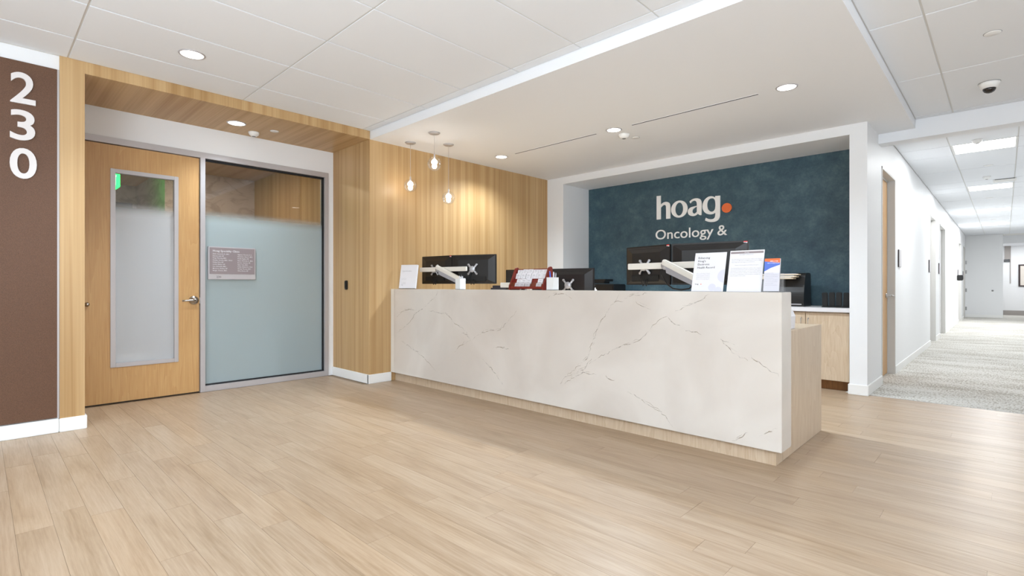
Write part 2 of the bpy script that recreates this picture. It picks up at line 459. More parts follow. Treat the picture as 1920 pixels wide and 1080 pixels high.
# ---- ceilings: hung tiles on a grid
ceil = sbox('ceiling', M['grid'], XW-.05, XR, YR, YH0+.02, ZC+.006, ZC+.06, label='white tile ceiling on a thin grid')
GX = [-4.795+.6305*k for k in range(-1, 14)]; GY = [.485+1.2655*k for k in range(-4, 6)]
tile_cache = {}
def tiles(root, gx, gy, x0, x1, y0, y1, z, skip=()):
    xs = sorted([x0]+[g for g in gx if x0+.02 < g < x1-.02]+[x1]); ys = sorted([y0]+[g for g in gy if y0+.02 < g < y1-.02]+[y1])
    for a, b in zip(xs, xs[1:]):
        for c, d in zip(ys, ys[1:]):
            if any(a < sx < b and c < sy < d for sx, sy in skip): continue
            key = (round(b-a, 3), round(d-c, 3))
            if key not in tile_cache:
                tile_cache[key] = B(-(b-a)/2+.006, (b-a)/2-.006, -(d-c)/2+.006, (d-c)/2-.006, 0, .006, .0015).mesh('ceiling_tile'); tile_cache[key].materials.append(M['tile'])
            o = link('ceiling_tile', tile_cache[key], None, root); o.location = ((a+b)/2, (c+d)/2, z)
tiles(ceil, GX, GY, XP, XR, YR, YS, ZC)
tiles(ceil, GX, GY, -.685, XR, YS, YH0, ZC)
sof = sbox('ceiling_soffit', M['soffit'], XW-.02, -.688, YS, YH0+.01, ZS, ZC+.005, label='lower white drywall ceiling over the reception desk')
sbox('trim_2', M['soffit'], XC-.15, XR, YH0, YH1, ZH, ZC+.05, label='white beam across the mouth of the corridor')
cc = sbox('ceiling_corridor', M['grid'], XC-.2, XR, YH1, YFAR+.1, ZC+.006, ZC+.06, label='white tile ceiling of the corridor')
CGX = [-.50, .115, .73]; CGY = [7.2+.0, 8.53, 9.16, 10.42, 11.68, 12.32, 12.95, 14.2, 15.5, 16.2, 16.8, 18.1, 19.4, 20.0, 20.65, 21.9, 23.2]
LY = [8.845, 12.62, 16.5, 20.3]
tiles(cc, CGX, CGY, XC, XCR, YH1, YEND, ZC, skip=[(-.19, y) for y in LY])
sbox('ceiling_far', M['soffit'], XC, XR, 25.4, YFAR+.1, 2.62, ZC+.005, label='lowered ceiling at the far end of the corridor')

# ---- left side: brown wall, portal, door wall, oak wall
wl = sbox('wall_left', M['white_paint'], XP-.25, XP-.03, YR, .437, 0, ZC+.05, label='wall with the brown panel at far left')
bp = B(XP-.03, XP-.010, YR+.02, .424, .112, 2.79, .002).build('wallcovering_panel', M['brown'], wl, label='brown wallcovering panel')
B(XP-.03, XP-.012, .424, .436, .105, 2.79).build('edge_strip', M['alu'], wl)
sbox('baseboard_left', M['trim_white'], XP-.03, XP+.004, YR, .434, 0, .106, bev=.004)
portal = sbox('wall_portal', M['oak_y'], XD-.1, XP, .437, .587, 0, ZC+.004, label='oak clad portal around the clinic door')
B(XD, XP, .587, 3.112, 2.803, ZC+.003).build('portal_header', M['oak_y'], portal)
B(XD-.1, XW+.0003, 3.112, 3.122, 0, ZC+.002).build('portal_jamb', M['oak_x'], portal)
sbox('baseboard_portal', M['trim_white'], XP-.1, XP+.012, .435, .600, 0, .105, bev=.004)
wo = sbox('wall_oak', M['oak_y'], XW-.3, XW, 3.122, YB+.05, 0, ZC, label='oak laminate wall left of the desk')
bl = sbox('baseboard_oak', M['trim_white'], XW-.02, XW+.013, 3.098, 3.40, 0, .104, bev=.004)
sbox('baseboard_jamb', M['trim_white'], XD+.0, XW+.005, 3.098, 3.1125, 0, .104, bev=.003)
dw = sbox('wall_door', M['white_paint'], XD-.12, XD, .55, 3.112, 2.535, ZC, label='white wall above the clinic door')
B(XD-.12, XD, 3.045, 3.112, 0, 2.535).build('wall_return', M['white_paint'], dw)
# aluminium frame, door and side window
yL = .66
yM0, yM1 = onX(375.2, 500, XD)[1], onX(384.5, 500, XD)[1]
yR0, yR1 = onX(608.5, 500, XD)[1], onX(616.5, 500, XD)[1]
yR1 = 3.045
win = struct('window_1', 'aluminium framed side window with frosted film')
zT = 2.475
MB().box(XD-.12, XD+.012, yM0, yM1, 0, zT, .002).build('mullion', M['alu'], win)
MB().box(XD-.12, XD+.012, yR0, yR1, 0, zT, .002).build('frame_post', M['alu'], win)
MB().box(XD-.12, XD+.012, yM1, yR0, 0, .062, .002).build('sill_rail', M['alu'], win)
MB().box(XD-.12, XD+.012, .60, yR1, zT, 2.535, .002).build('head_rail', M['alu'], win)
B(XD-.053, XD-.047, yM1+.012, yR0-.012, .074, zT-.024).build('pane', M['glass_side'], win)
g = MB()
g.box(XD-.06, XD-.02, yM1, yM1+.008, .062, zT).box(XD-.06, XD-.02, yR0-.014, yR0, .062, zT)
g.box(XD-.06, XD-.02, yM1, yR0, .062, .076).box(XD-.06, XD-.02, yM1, yR0, zT-.02, zT)
g.build('gasket', M['rubber'], win)
d1 = struct('door_1', 'maple clinic door with a tall frosted glass lite')
dy0, dy1 = .665, yM0-.006
fo = [onX(207, 500, XD)[1], onX(335, 500, XD)[1]]; fi = [onX(217, 500, XD)[1], onX(327, 500, XD)[1]]
z0o, z1o, z0i, z1i = .345, 2.243, .385, 2.205
dm = MB()
for b in ((dy0, fo[0]+.01, .012, 2.468), (fo[1]-.01, dy1, .012, 2.468), (fo[0]+.01, fo[1]-.01, .012, z0o+.01), (fo[0]+.01, fo[1]-.01, z1o-.01, 2.468)):
    dm.box(XD-.055, XD-.010, *b)
dm.build('door_leaf', M['door_maple'], d1)
lf = MB()
for b in ((fo[0], fi[0], z0o, z1o), (fi[1], fo[1], z0o, z1o), (fi[0], fi[1], z0o, z0i), (fi[0], fi[1], z1i, z1o)):
    lf.box(XD-.06, XD-.001, *b, .003)
lf.build('lite_frame', M['alu'], d1)
B(XD-.036, XD-.030, fi[0], fi[1], z0i, z1i).build('lite_glass', M['glass_door'], d1)
B(XD-.055, XD-.02, dy0, dy1, 0, .010).build('door_sweep', M['blackm'], d1)
hy, hz = onX(363.5, 563, XD)[1], onX(363.5, 563, XD)[2]
MB().lathe([(0, 0), (.042, 0), (.046, .006), (.04, .014), (.02, .02), (.018, .055), (.022, .062), (.02, .075), (0, .078)], (XD-.01, hy, hz), 'X').build('rose', M['steel'], d1)
MB().tube([(XD+.055, hy, hz), (XD+.06, hy-.03, hz), (XD+.062, hy-.08, hz-.001), (XD+.055, hy-.118, hz-.003)], [.014, .012, .010, .008], 10).build('lever', M['steel'], d1)
MB().box(XD-.03, XD+.006, dy1+.0, yM0+.004, hz-.035, hz+.03, .002).build('strike', M['steel'], d1)
B(XD-.005, XD-.0095+.002, hy-.004, hy+.004, hz-.002, hz+.002).build('keyhole', M['black'], d1)
ky = onX(163, 571, XD)
MB().lathe([(0, 0), (.018, 0), (.02, .01), (.012, .018), (.012, .04), (0, .042)], (XD-.01, ky[1], ky[2]), 'X', 16).build('knob', M['steel'], d1)
# vestibule behind the glass
XV = -8.69
vb = sbox('wall_vestibule_back', M['mural'], XV-.1, XV, 1.86, 3.2, 0, 2.9, label='taupe mural wall inside the clinic')
sbox('wall_vestibule_side', M['oak_x'], XV, XD-.12, 3.08, 3.2, 0, 2.9, label='oak wall inside the clinic seen through glass')
sbox('ceiling_vestibule', M['oak_y'], -10.6, XD-.12, -.4, 3.2, 2.803, 2.9, label='oak ceiling inside the clinic seen through glass')
sbox('wall_vestibule_left', M['white_paint'], -10.6, XD-.1, -.5, -.4, 0, 2.9, label='dim wall inside the clinic')
sbox('wall_vestibule_end', M['mural'], -10.7, -10.6, -.5, 3.2, 0, 2.9, label='dim end wall inside the clinic')
sbox('wall_vestibule_jamb', M['mural'], -10.6, XV-.1, 1.86, 1.96, 0, 2.9, label='reveal inside the clinic lit green')
sbox('wall_vestibule_front', M['white_paint'], XD-.14, XD-.12, -.5, .6, 0, 2.9, label='inner face beside the clinic door')
d2 = sbox('door_2', M['darkdoor'], -10.59, -10.55, .5, 1.8, 0, 2.5, label='dark door inside the clinic seen through the lite')
MB().lathe([(0, 0), (.03, 0), (.03, .012), (.012, .02), (.012, .05), (0, .05)], (-10.55, 1.7, 2.0), 'X', 14).build('rose', M['steel'], d2)
ex = thing('exit_sign', 'green lit exit sign behind the glass of the clinic door', 'exit sign', (-8.72, 1.3, 2.44))
B(-8.92, -8.5, 1.285, 1.315, 2.44, 2.64, .004).build('sign_face', M['exit_green'], ex)
me = fit(text_mesh('EXIT', .02, 0, 2), (-8.86, 1.283, 2.475), (1, 0, 0), (0, 0, 1), (0, -1, 0), wdt=.30, hgt=.13)
join_meshes('lettering', [me], M['exit_white'], ex)
B(-8.73, -8.69, 1.29, 1.31, 2.64, 2.80).build('hanger', M['alu'], ex)
va_ = area('vestibule_fill', (-7.4, 1.8, 2.78), (0, 0, 0), .3, .3, 12, (1, .86, .7))  # added weak fill behind the glass, no fixture modelled

# ---- back wall, recess, pillar, corridor wall
wb = sbox('wall_back', M['white_paint'], XW, -4.94, YB, 7.15, 0, ZS+.03, label='white wall around the blue recess')
B(-4.94, -1.167, YB, 6.967, 2.70, ZS+.02).build('bulkhead', M['white_paint'], wb)
sbox('wall_blue', M['blue'], -4.94, -1.15, 6.967, 7.15, 0, 2.72, label='mottled slate blue plaster wall behind the desk')
wc = sbox('wall_corridor_left', M['white_paint'], -1.167, XC, YB, 7.13, 0, ZC, label='white pillar and corridor wall right of the desk')
sbox('baseboard_pillar', M['trim_white'], -1.179, XC+.012, YB-.013, 7.13, 0, .105, bev=.004)
def pxy(px): return onX(px, 535, XC)[1]
doors = [(7.13, 8.115, 2.49), (12.40, 13.43, 2.47), (14.37, 15.74, 2.46), (20.5, 21.8, 2.46), (23.05, 24.05, 2.46)]
prev = 7.13
WT = .16
for i, (a, b, zt) in enumerate(doors):
    if a > prev:
        B(XC-WT, XC, prev, a, 0, ZC).build('wall_segment', M['white_paint'], wc)
        B(XC-.01, XC+.012, prev+.001, a, 0, .1, .003).build('baseboard_segment', M['trim_white'], wc)
    B(XC-WT, XC, a, b, zt, ZC).build('wall_over_door', M['white_paint'], wc)
    dd = struct('door_%d' % (i+3), ['maple door in a grey frame nearest the carpet edge', 'second grey framed door down the corridor', 'third grey framed door down the corridor', 'fourth door down the corridor', 'hinged door beside the end of the corridor'][i])
    fr = MB()
    fr.box(XC-WT, XC+.006, a, a+.028, 0, zt, .002).box(XC-WT, XC+.006, b-.028, b, 0, zt, .002).box(XC-WT, XC+.006, a, b, zt-.028, zt, .002)
    fr.box(XC-WT, XC-.07, b-.05, b-.028, 0, zt-.028).box(XC-WT, XC-.07, a+.028, b-.028, zt-.05, zt-.028)
    fr.build('door_frame', M['frame_paint'], dd)
    B(XC-WT+.04, XC-.074, a+.03, b-.052, .01, zt-.052).build('door_leaf', M['door_maple'] if i == 0 else M['white_paint'], dd)
    if i == 0:
        MB().lathe([(0, 0), (.03, 0), (.03, .01), (.012, .014), (.012, .06), (0, .062)], (XC-.074, b-.16, 1.0), 'X', 16).build('rose', M['steel'], dd)
        MB().tube([(XC-.014, b-.16, 1.0), (XC-.008, b-.10, .998), (XC-.01, b-.03, .995)], .011, 10).build('lever', M['steel'], dd)
    if i == 4:
        for hz_ in (1.93, 1.6, .96, .32):
            B(XC-.002, XC+.05, b-.02, b+.012, hz_-.06, hz_+.06, .003).build('hinge', M['hinge'], dd)
    prev = b
B(XC-WT, XC, prev, YFAR, 0, ZC).build('wall_segment', M['white_paint'], wc)
we = sbox('wall_corridor_end', M['white_paint'], XC, -.045, YEND, YEND+.15, 0, ZC, label='white wall closing the left of the corridor')
B(XC+.01, -.045, YEND-.012, YEND, 0, .1, .003).build('baseboard_segment', M['trim_white'], we)
p = onY(1861, 545, YEND)
MB().lathe([(0, 0), (.03, 0), (.024, -.03), (0, -.035)], (p[0], YEND, p[2]), 'Y', 14).build('wall_stop', M['hinge'], we)
wf = sbox('wall_far', M['white_paint'], XC-.2, XR, YFAR, YFAR+.15, 0, ZC, label='white wall at the far end of the corridor')
B(-.3, XR, YFAR-.02, YFAR, 0, .18).build('baseboard_segment', M['greywood'], wf)
pa, pb = onY(1883.5, 462, YFAR), onY(1893.5, 491, YFAR)
B(pa[0], pb[0], YFAR-.03, YFAR, pb[2]+.1, 2.62).build('transom_panel', M['greywood'], wf)
B(pa[0]-.02, pb[0], YFAR-.05, YFAR, pb[2]-.0, pb[2]+.09).build('door_closer', M['dome'], wf)
B(pb[0], pb[0]+.025, YFAR-.02, YFAR, 1.2, 2.62).build('door_seam', M['greywood'], wf)
sbox('wall_corridor_right', M['white_paint'], XCR, XCR+.15, YH0+.1, YFAR, 0, ZC, label='right wall of the corridor')
sbox('wall_hall_right', M['white_paint'], XCR+.15, XR, YH0+.02, YH1, 0, ZC, label='hall wall right of the corridor')
sbox('wall_right', M['white_paint'], XR, XR+.15, YR, YFAR+.15, 0, ZC+.06, label='right wall of the hall')
# rear wall; its glazing is added out of view to suit the rear fill
wr = sbox('wall_rear', M['white_paint'], XW-.2, XR, YR-.15, YR, 0, .2, label='rear wall of the hall around the added glazing')
B(XW-.2, XR, YR-.15, YR, 2.7, ZC+.06).build('wall_head', M['white_paint'], wr)
rw = struct('window_added', 'added unseen glazing at the rear of the hall, paired with the fill light')
for k in range(7):
    x = XP-.0+.1+k*1.32
    B(x, x+.06, YR-.1, YR-.02, .2, 2.7, .003).build('mullion', M['alu'], rw)
    if k < 6: B(x+.06, x+1.32, YR-.064, YR-.058, .2, 2.7).build('pane', M['window'], rw)

# ================================================================== RECEPTION DESK
DX0, DX1, DY0, DY1 = XW+.001, -.981, 3.395, 3.59
desk = thing('reception_desk', 'long white quartz reception desk with faint veins on a pale maple plinth', 'reception desk', (-3.1, 3.95, 0))
sl = B(-5.185, DX1, DY0, DY1, .104, 1.087, .003).build('quartz_front', M['quartz'], desk)
B(DX0, -5.1862, DY0+.002, DY1, .104, 1.087, .002).build('quartz_return', M['quartzedge'], desk)
B(DX0, -1.032, 3.461, 4.50, 0, .1035).build('plinth', M['desk_maple'], desk, label='recessed maple plinth')
B(DX0, -1.032, DY1+.001, 4.55, .79, .825, .002).build('worktop', M['desk_maple'], desk)
B(-1.058, -1.03, DY1+.001, 4.551, 0, .827, .002).build('end_panel', M['desk_maple'], desk)
B(DX0, -1.06, 3.60, 3.63, .104, .79).build('modesty_panel', M['desk_maple'], desk)
# veins: thin inlays following the photograph
VEINS = [  # polylines in photo pixels (on the slab front), width in mm
 [(733+90,541),(818,555),(806,565),(795,577),(785,583),(777,590),(770,603),(760,612),(745,623)],
 [(782,582),(770,580),(757,582),(748,590),(741,600)],
 [(803,582),(815,584),(826,587),(836,588),(845,597),(852,607),(862,612),(872,620),(878,628),(883,636)],
 [(883,638),(897,628),(905,624),(915,620),(930,620),(938,618),(948,607),(960,593),(968,583)],
 [(883,638),(873,642),(862,650),(852,660)], [(883,638),(875,628),(864,622)],
 [(753,639),(768,650),(782,660),(796,672),(805,682),(817,695)],
 [(925,651),(940,651),(955,655)], [(905,673),(920,690),(930,703),(938,715),(946,726)],
 [(1020,560),(1030,556),(1042,552),(1054,551),(1063,553),(1072,560)],
 [(1162,549),(1155,565),(1146,573),(1136,588),(1126,605),(1118,625),(1108,650),(1101,672),(1090,682),(1078,692),(1060,706),(1050,720)],
 [(1151,568),(1160,566),(1170,566)],[(1170,560),(1182,554),(1198,552),(1215,549),(1235,547)],
 [(1328,549),(1320,559),(1306,567),(1292,572),(1280,576),(1266,583)],
 [(1250,593),(1238,598),(1228,606),(1218,618),(1207,631),(1197,638),(1182,644),(1165,650),(1150,655),(1140,664),(1128,666),(1118,672),(1105,682)],
 [(1101,682),(1092,698),(1080,706),(1068,712),(1057,722)],[(1110,672),(1096,690),(1078,700),(1064,705)],
 [(1090,699),(1104,700),(1118,703)],[(1136,705),(1144,711),(1152,713)],
 [(1175,733),(1188,740),(1200,747),(1210,756),(1224,764),(1238,772),(1250,785),(1261,800)],
 [(1285,619),(1305,622),(1315,628)],[(1353,637),(1365,648),(1375,660),(1388,670),(1402,676)],[(1353,637),(1364,641),(1378,647)],
 [(1406,667),(1412,675),(1425,680),(1436,690),(1447,697),(1458,702),(1465,707)],
 [(1372,828),(1385,822),(1395,817),(1404,810)],[(1423,819),(1436,811),(1447,809),(1456,803),(1465,800)],
 [(1190,566),(1205,573),(1220,580)],[(1252,596),(1264,606),(1275,610)],
]
vm = bmesh.new()
def ribbon(pts, wd, ax, plane):
    L, R = [], []
    n = len(pts)
    for i, p in enumerate(pts):
        d = pts[min(i+1, n-1)]-pts[max(i-1, 0)]; d = Vector((d.x, d.z)); d.normalize()
        t = i/(n-1); ww = wd*(.35+.65*math.sin(math.pi*min(max(t, .03), .97)))*random.uniform(.4, 1.2)/2
        L.append(vm.verts.new((p.x-d.y*ww, plane, p.z+d.x*ww))); R.append(vm.verts.new((p.x+d.y*ww, plane, p.z-d.x*ww)))
    for i in range(n-1): vm.faces.new((L[i], L[i+1], R[i+1], R[i]))
for vi, V in enumerate(VEINS):
    W = [onY(a, b, DY0) for a, b in V]
    for rep in range(2):
        pts = []
        for a, b in zip(W, W[1:]):
            k = max(2, int((b-a).length/.02))
            for j in range(k):
                q = a.lerp(b, j/k); q.x += random.uniform(-.008, .008)+(rep*.015*math.sin(j+vi)); q.z += random.uniform(-.007, .007)+rep*.008
                pts.append(q)
        pts.append(W[-1]); pts = [p for p in pts if -5.17 < p.x < DX1-.004 and .112 < p.z < 1.08]
        if rep == 1: pts = pts[len(pts)//4: 3*len(pts)//4]
        if len(pts) > 3: ribbon(pts, .0055 if rep == 0 else .0025, None, DY0-.0004-rep*.0001)
me = bpy.data.meshes.new('veining'); vm.to_mesh(me); vm.free()
for v in me.vertices: v.co -= ROOT[desk]
link('veining', me, M['vein'], desk, kind='stuff')
# beige device at the worktop end
t = thing('card_stand', 'white wedge stand on the desk end behind the quartz', 'stand', (-1.14, 3.92, .825))
MB().prism([(-1.22, .827), (-1.070, .827), (-1.066, .915), (-1.10, .99), (-1.22, 1.0)], .15, lambda u, v, w_: (u, 3.85+w_, v)).build('stand_body', M['paper'], t)
B(-1.21, -1.08, 3.86, 3.99, .8255, .8269).build('foot', M['black'], t)

# back cabinets
ct = thing('countertop', 'white counter along the foot of the blue wall', 'countertop', (-3.05, 6.65, .843))
B(-4.939, -1.168, 6.31, 6.966, .843, .888, .003).build('counter_slab', M['countertop'], ct)
cx1 = -1.176; cw = .83
cab0 = None
for k in range(4):
    lab = ['maple base cabinet beside the white pillar', 'maple base cabinet second from the white pillar', 'maple base cabinet third from the white pillar', 'maple base cabinet at the left end of the recess'][k]
    x1 = cx1-k*cw; x0 = x1-cw if k < 3 else -4.93
    t = thing('base_cabinet', lab, 'cabinet', ((x0+x1)/2, 6.65, 0), group='maple base cabinets under the counter')
    B(x0+.001, x1-.001, 6.365, 6.96, .105, .842).build('cabinet_body', M['desk_maple'], t)
    B(x0+.001, x1-.001, 6.44, 6.93, 0, .104).build('toe_kick', M['toe_wood'], t, label='dark wood toe kick')
    nd = 2
    for j in range(nd):
        a = x0+(x1-x0)*j/nd; b = x0+(x1-x0)*(j+1)/nd
        d = B(a+.003, b-.003, 6.345, 6.3645, .11, .828, .0015).build('cabinet_door', M['desk_maple'], t)
        hx = b-.04 if j == 0 else a+.03
        MB().tube([(hx, 6.345, .77), (hx, 6.318, .765), (hx, 6.318, .68), (hx, 6.345, .675)], .005, 8).build('pull', M['hinge'], d)

# ================================================================== SIGNS
# brand sign, cut letters
sg = thing('wall_sign', 'raised white lettering with an orange dot on the blue wall', 'sign', (-3.2, 6.966, 1.75))
def zm(x, y): return (1210+x/9, 350+y/9)
def plane_pt(x, y):
    p = onY(*zm(x, y), 6.955); return (p.x, p.z)
def L(pts): 
    return smooth_poly([plane_pt(p[0], p[1])+((1,) if len(p) > 2 else ()) for p in pts])
def ell(cx_, cy_, x0, x1, y0, y1):
    c = plane_pt(cx_, cy_); a = plane_pt(x0, cy_)[0]; b = plane_pt(x1, cy_)[0]; t_ = plane_pt(cx_, y0)[1]; u = plane_pt(cx_, y1)[1]
    return [((a+b)/2+(b-a)/2*math.cos(i*math.pi/20), (t_+u)/2+(t_-u)/2*math.sin(i*math.pi/20)) for i in range(40)]
GL = {
 'h': [L([(190,160,1),(262,152,1),(262,306,1),(275,288),(300,268),(335,256),(380,257),(412,280),(421,320),(421,537,1),(350,543,1),(350,350),(345,318),(325,306),(300,312),(262,352,1),(262,549,1),(190,556,1)])],
 'o': [ell(572,378,434,712,234,521), ell(570,378,505,637,268,488)],
 'a': [L([(744,252,1),(775,222),(820,200),(880,193),(930,212),(950,255),(950,330),(946,478,1),(915,482),(885,455,1),(855,483),(800,500),(740,485),(712,440),(722,385),(765,345),(868,322,1),(868,268),(850,240),(820,234),(785,250),(760,283,1)]),
       L([(868,335,1),(825,358),(793,395),(795,440),(830,460),(868,425,1)])],
 'g': [L([(1262,150,1),(1262,450),(1255,530),(1205,582),(1130,598),(1060,594),(1006,570,1),(1020,524,1),(1060,546),(1120,552),(1165,535),(1180,490),(1180,436,1),(1150,460),(1080,472),(1005,445),(962,375),(965,290),(1000,215),(1065,165),(1130,158),(1178,182,1),(1178,158,1)]),
       L([(1125,192),(1075,205),(1045,260),(1040,330),(1060,395),(1110,428),(1160,410),(1182,355),(1182,260),(1165,205)])],
}
Ymp = lambda u, v, w_: Vector((u, 6.966-w_, v))
for k in 'hoag':
    me = poly_mesh(GL[k], .012, Ymp)
    for v in me.vertices: v.co -= ROOT[sg]
    link('letter', me, M['letter'], sg)
me = poly_mesh([ell(1373, 357, 1289, 1457, 276, 439)], .012, Ymp)
for v in me.vertices: v.co -= ROOT[sg]
link('dot', me, M['orange'], sg, label='orange dot')
def word(s, x0, x1, z0, caph, off):
    me = text_mesh(s, off, .02, 4); bm = bmesh.new(); bm.from_mesh(me)
    xs = [v.co.x for v in bm.verts]; k = (x1-x0)/(max(xs)-min(xs)); mn = min(xs)
    for v in bm.verts: v.co = Vector((x0+(v.co.x-mn)*k, 6.966-(v.co.z+.02)*.25, z0+v.co.y*caph/.73))
    bm.verts.index_update(); seen = set(); isl = []
    bm.verts.ensure_lookup_table()
    for v in bm.verts:
        if v.index in seen: continue
        st = [v]; grp = set()
        while st:
            q = st.pop()
            if q.index in grp: continue
            grp.add(q.index); st += [e.other_vert(q) for e in q.link_edges]
        seen |= grp; isl.append(grp)
    for grp in isl:
        b2 = bm.copy(); b2.verts.ensure_lookup_table()
        bmesh.ops.delete(b2, geom=[v for v in b2.verts if v.index not in grp], context='VERTS')
        mm = bpy.data.meshes.new('letter'); b2.to_mesh(mm); b2.free()
        for v in mm.vertices: v.co -= ROOT[sg]
        link('letter', mm, M['letter'], sg)
    bm.free()
a_, b_ = plane_pt(172, 800), plane_pt(1148, 760); c_, d_ = plane_pt(1215, 760), plane_pt(1378, 760)
zb = plane_pt(345, 882)[1]; zt_ = plane_pt(250, 715)[1]
word('Oncology', a_[0], b_[0], zb, (zt_-zb)*.97, .004)
word('&', c_[0], d_[0], zb, (zt_-zb)*.97, .004)
# suite number
num = thing('suite_number', 'large white numerals 2 3 0 down the brown panel', 'number sign', (XP-.008, .23, 1.9))
for ch, (pl, pr) in zip('230', (((19, 136), (67, 196)), ((18.5, 207), (66, 264)), ((18, 279), (69, 335)))):
    A_ = onX(pl[0], pl[1], XP); Bq = onX(pr[0], pr[1], XP)
    cyy = (A_[1]+Bq[1])/2
    me = fit(text_mesh(ch, .016, .05, 6), (XP-.0095, A_[1], Bq[2]-.012), (0, 1, 0), (0, 0, 1), (1, 0, 0), wdt=Bq[1]-A_[1], hgt=A_[2]-Bq[2]+.03, depth=.014)
    for v in me.vertices: v.co -= ROOT[num]
    link('numeral', me, M['letteredge'], num)
# clinic directory
sy0, sy1 = onX(391.5, 495, XD)[1], onX(480.5, 495, XD)[1]; sz0, sz1 = 1.195, 1.548
dr = thing('directory_sign', 'taupe and silver directory sign on the frosted side window', 'sign', (XD-.046, (sy0+sy1)/2, sz0))
XS = XD-.02
B(XD-.046, XS, sy0, sy1, sz0, sz1, .003).build('backing', M['signsilver'], dr)
B(XS, XS+.003, sy0+.012, sy1-.012, sz0+.058, sz1-.01, .001).build('name_panel', M['signgrey'], dr, label='taupe name panel')
tp = []
U, V, N = (0, 1, 0), (0, 0, 1), (1, 0, 0); XT = XS+.0036
line_text(tp, 'Hoag Specialty Clinic', (XT, sy0+.042, sz1-.055), U, V, N, .022, .012)
c1 = ['Dahl, Cassandra R., M.D.', 'Dancer, Judi, NP', 'Fong, Tze-Ling, M.D.', 'Hwang, Caroline M.D., FACS', 'Kelley, Kris, NP', 'Lurvie, Esther, NP', 'Lee, Samantha, M.D.', 'Morrison, Shelley, NP', 'Burgin, Chelsea, M.D.']
c2 = ['Nguyen, Vincent, D.O.', 'Pantoleta, Gary P., M.D.', 'Pirelli, Regina, NP', 'Rizzo, Nicholas D., M.D.', 'Roster, Cynthia, NP', 'Sairy, Tara, M.D.', 'Sotby, Edward A., Ph.D.', 'Wong, Thomas, M.D.', 'Wite, Kerry, NP']
for i, s in enumerate(c1): line_text(tp, s, (XT, sy0+.042, sz1-.083-i*.0225), U, V, N, .0115, .01)
for i, s in enumerate(c2): line_text(tp, s, (XT, sy0+.29, sz1-.083-i*.0225), U, V, N, .0115, .01)
join_meshes('lettering', tp, M['paper'], dr)
tp = []; line_text(tp, '230', (XS+.0004, sy0+.08, sz0+.016), U, V, N, .022, .006)
join_meshes('room_number', tp, M['ink'], dr)
# black reader on portal jamb
p = onY(649, 535, 3.1)
rd = thing('card_reader', 'small black card reader on the oak jamb', 'card reader', (p.x, 3.112, 1.08))
B(p.x-.022, p.x+.022, 3.088, 3.1115, 1.078, 1.188, .005).build('reader_body', M['black'], rd)
B(p.x-.017, p.x+.017, 3.0865, 3.0885, 1.10, 1.18, .001).build('reader_face', M['blackm'], rd)

# ================================================================== CEILING FITTINGS
def downlight(p, z, r, label, power, group, spot=120):
    t = thing('downlight', label, 'ceiling light', (p[0], p[1], z), group=group)
    MB().lathe([(r*.86, -.001), (r*.9, -.006), (r, -.005), (r+.004, 0), (r*.86, 0)], seg=36).build('trim_ring', M['signsilver'], t, world=False)
    MB().lathe([(0, -.003), (r*.87, -.003), (r*.87, -.0005), (0, -.0005)], seg=36).build('lens', M['lens'], t, world=False)
    l = bpy.data.lights.new('lamp', 'SPOT'); l.energy = power; l.spot_size = math.radians(spot); l.spot_blend = .8; l.shadow_soft_size = r*.8; l.color = (.8, .905, 1)
    o = bpy.data.objects.new('lamp', l); COL.objects.link(o); o.parent = t; o.location = (0, 0, -.03)
    return t
DL = 112
downlight(onZ(360, 102, ZC), ZC, .088, 'round downlight in the tile ceiling left of centre', 55, 'round recessed downlights')
downlight(onZ(443.5, 231, 2.803), 2.803, .088, 'round downlight in the oak portal ceiling above the clinic door', 30, 'round recessed downlights')
for (px, py), lab in zip(((940, 294), (1151, 243.5), (1475, 163.5)), ('round soffit downlight beside the oak wall', 'middle round soffit downlight above the desk', 'round soffit downlight nearest the corridor')):
    downlight(onZ(px, py, ZS), ZS, .082, lab, {940: 52, 1151: 165, 1475: 40}[px], 'round recessed downlights', 142)
for (a, b), lab in zip((((965, 288), (1118, 251)), ((1186, 235), (1422, 177))), ('black air slot in the soffit nearer the oak wall', 'black air slot in the soffit nearer the corridor')):
    A_, Bq = onZ(*a, ZS), onZ(*b, ZS)
    t = thing('slot_diffuser', lab, 'air vent', ((A_.x+Bq.x)/2, 4.737, ZS), group='linear air slots')
    B(A_.x, Bq.x, 4.728, 4.747, ZS-.0015, ZS-.0002).build('slot', M['slot'], t)
    MB().box(A_.x-.004, Bq.x+.004, 4.724, 4.728, ZS-.002, ZS).box(A_.x-.004, Bq.x+.004, 4.747, 4.751, ZS-.002, ZS).build('flange', M['soffit'], t)
def disc(p, z, r, label, cat='sprinkler', h=.004):
    t = thing('sprinkler_cover', label, cat, (p[0], p[1], z))
    MB().lathe([(0, -h), (r*.97, -h), (r, -h*.6), (r, -.0002), (0, -.0002)], seg=28).build('cap', M['trim_white'], t, world=False)
    MB().lathe([(r, -.0005), (r+.004, -.0005), (r+.004, 0), (r, 0)], seg=28).build('gap_ring', M['hinge'], t, world=False)
def detector(p, z, r, label, cat='smoke detector'):
    t = thing('smoke_detector', label, cat, (p[0], p[1], z))
    MB().lathe([(r, -.0), (r, -.01), (r*.85, -.03), (r*.5, -.045), (0, -.046)], seg=28).build('housing', M['trim_white'], t, world=False)
    MB().lathe([(0, -.050), (r*.3, -.050), (r*.34, -.0455), (0, -.0455)], seg=20).build('sensor', M['hinge'], t, world=False)
disc(onZ(514.5, 246, 2.803), 2.803, .042, 'flat cream sprinkler cover in the oak portal ceiling')
detector(onZ(476, 248, 2.803), 2.803, .055, 'white detector under the oak portal ceiling')
detector(onZ(1170, 252, ZS), ZS, .06, 'white detector under the soffit over the desk')
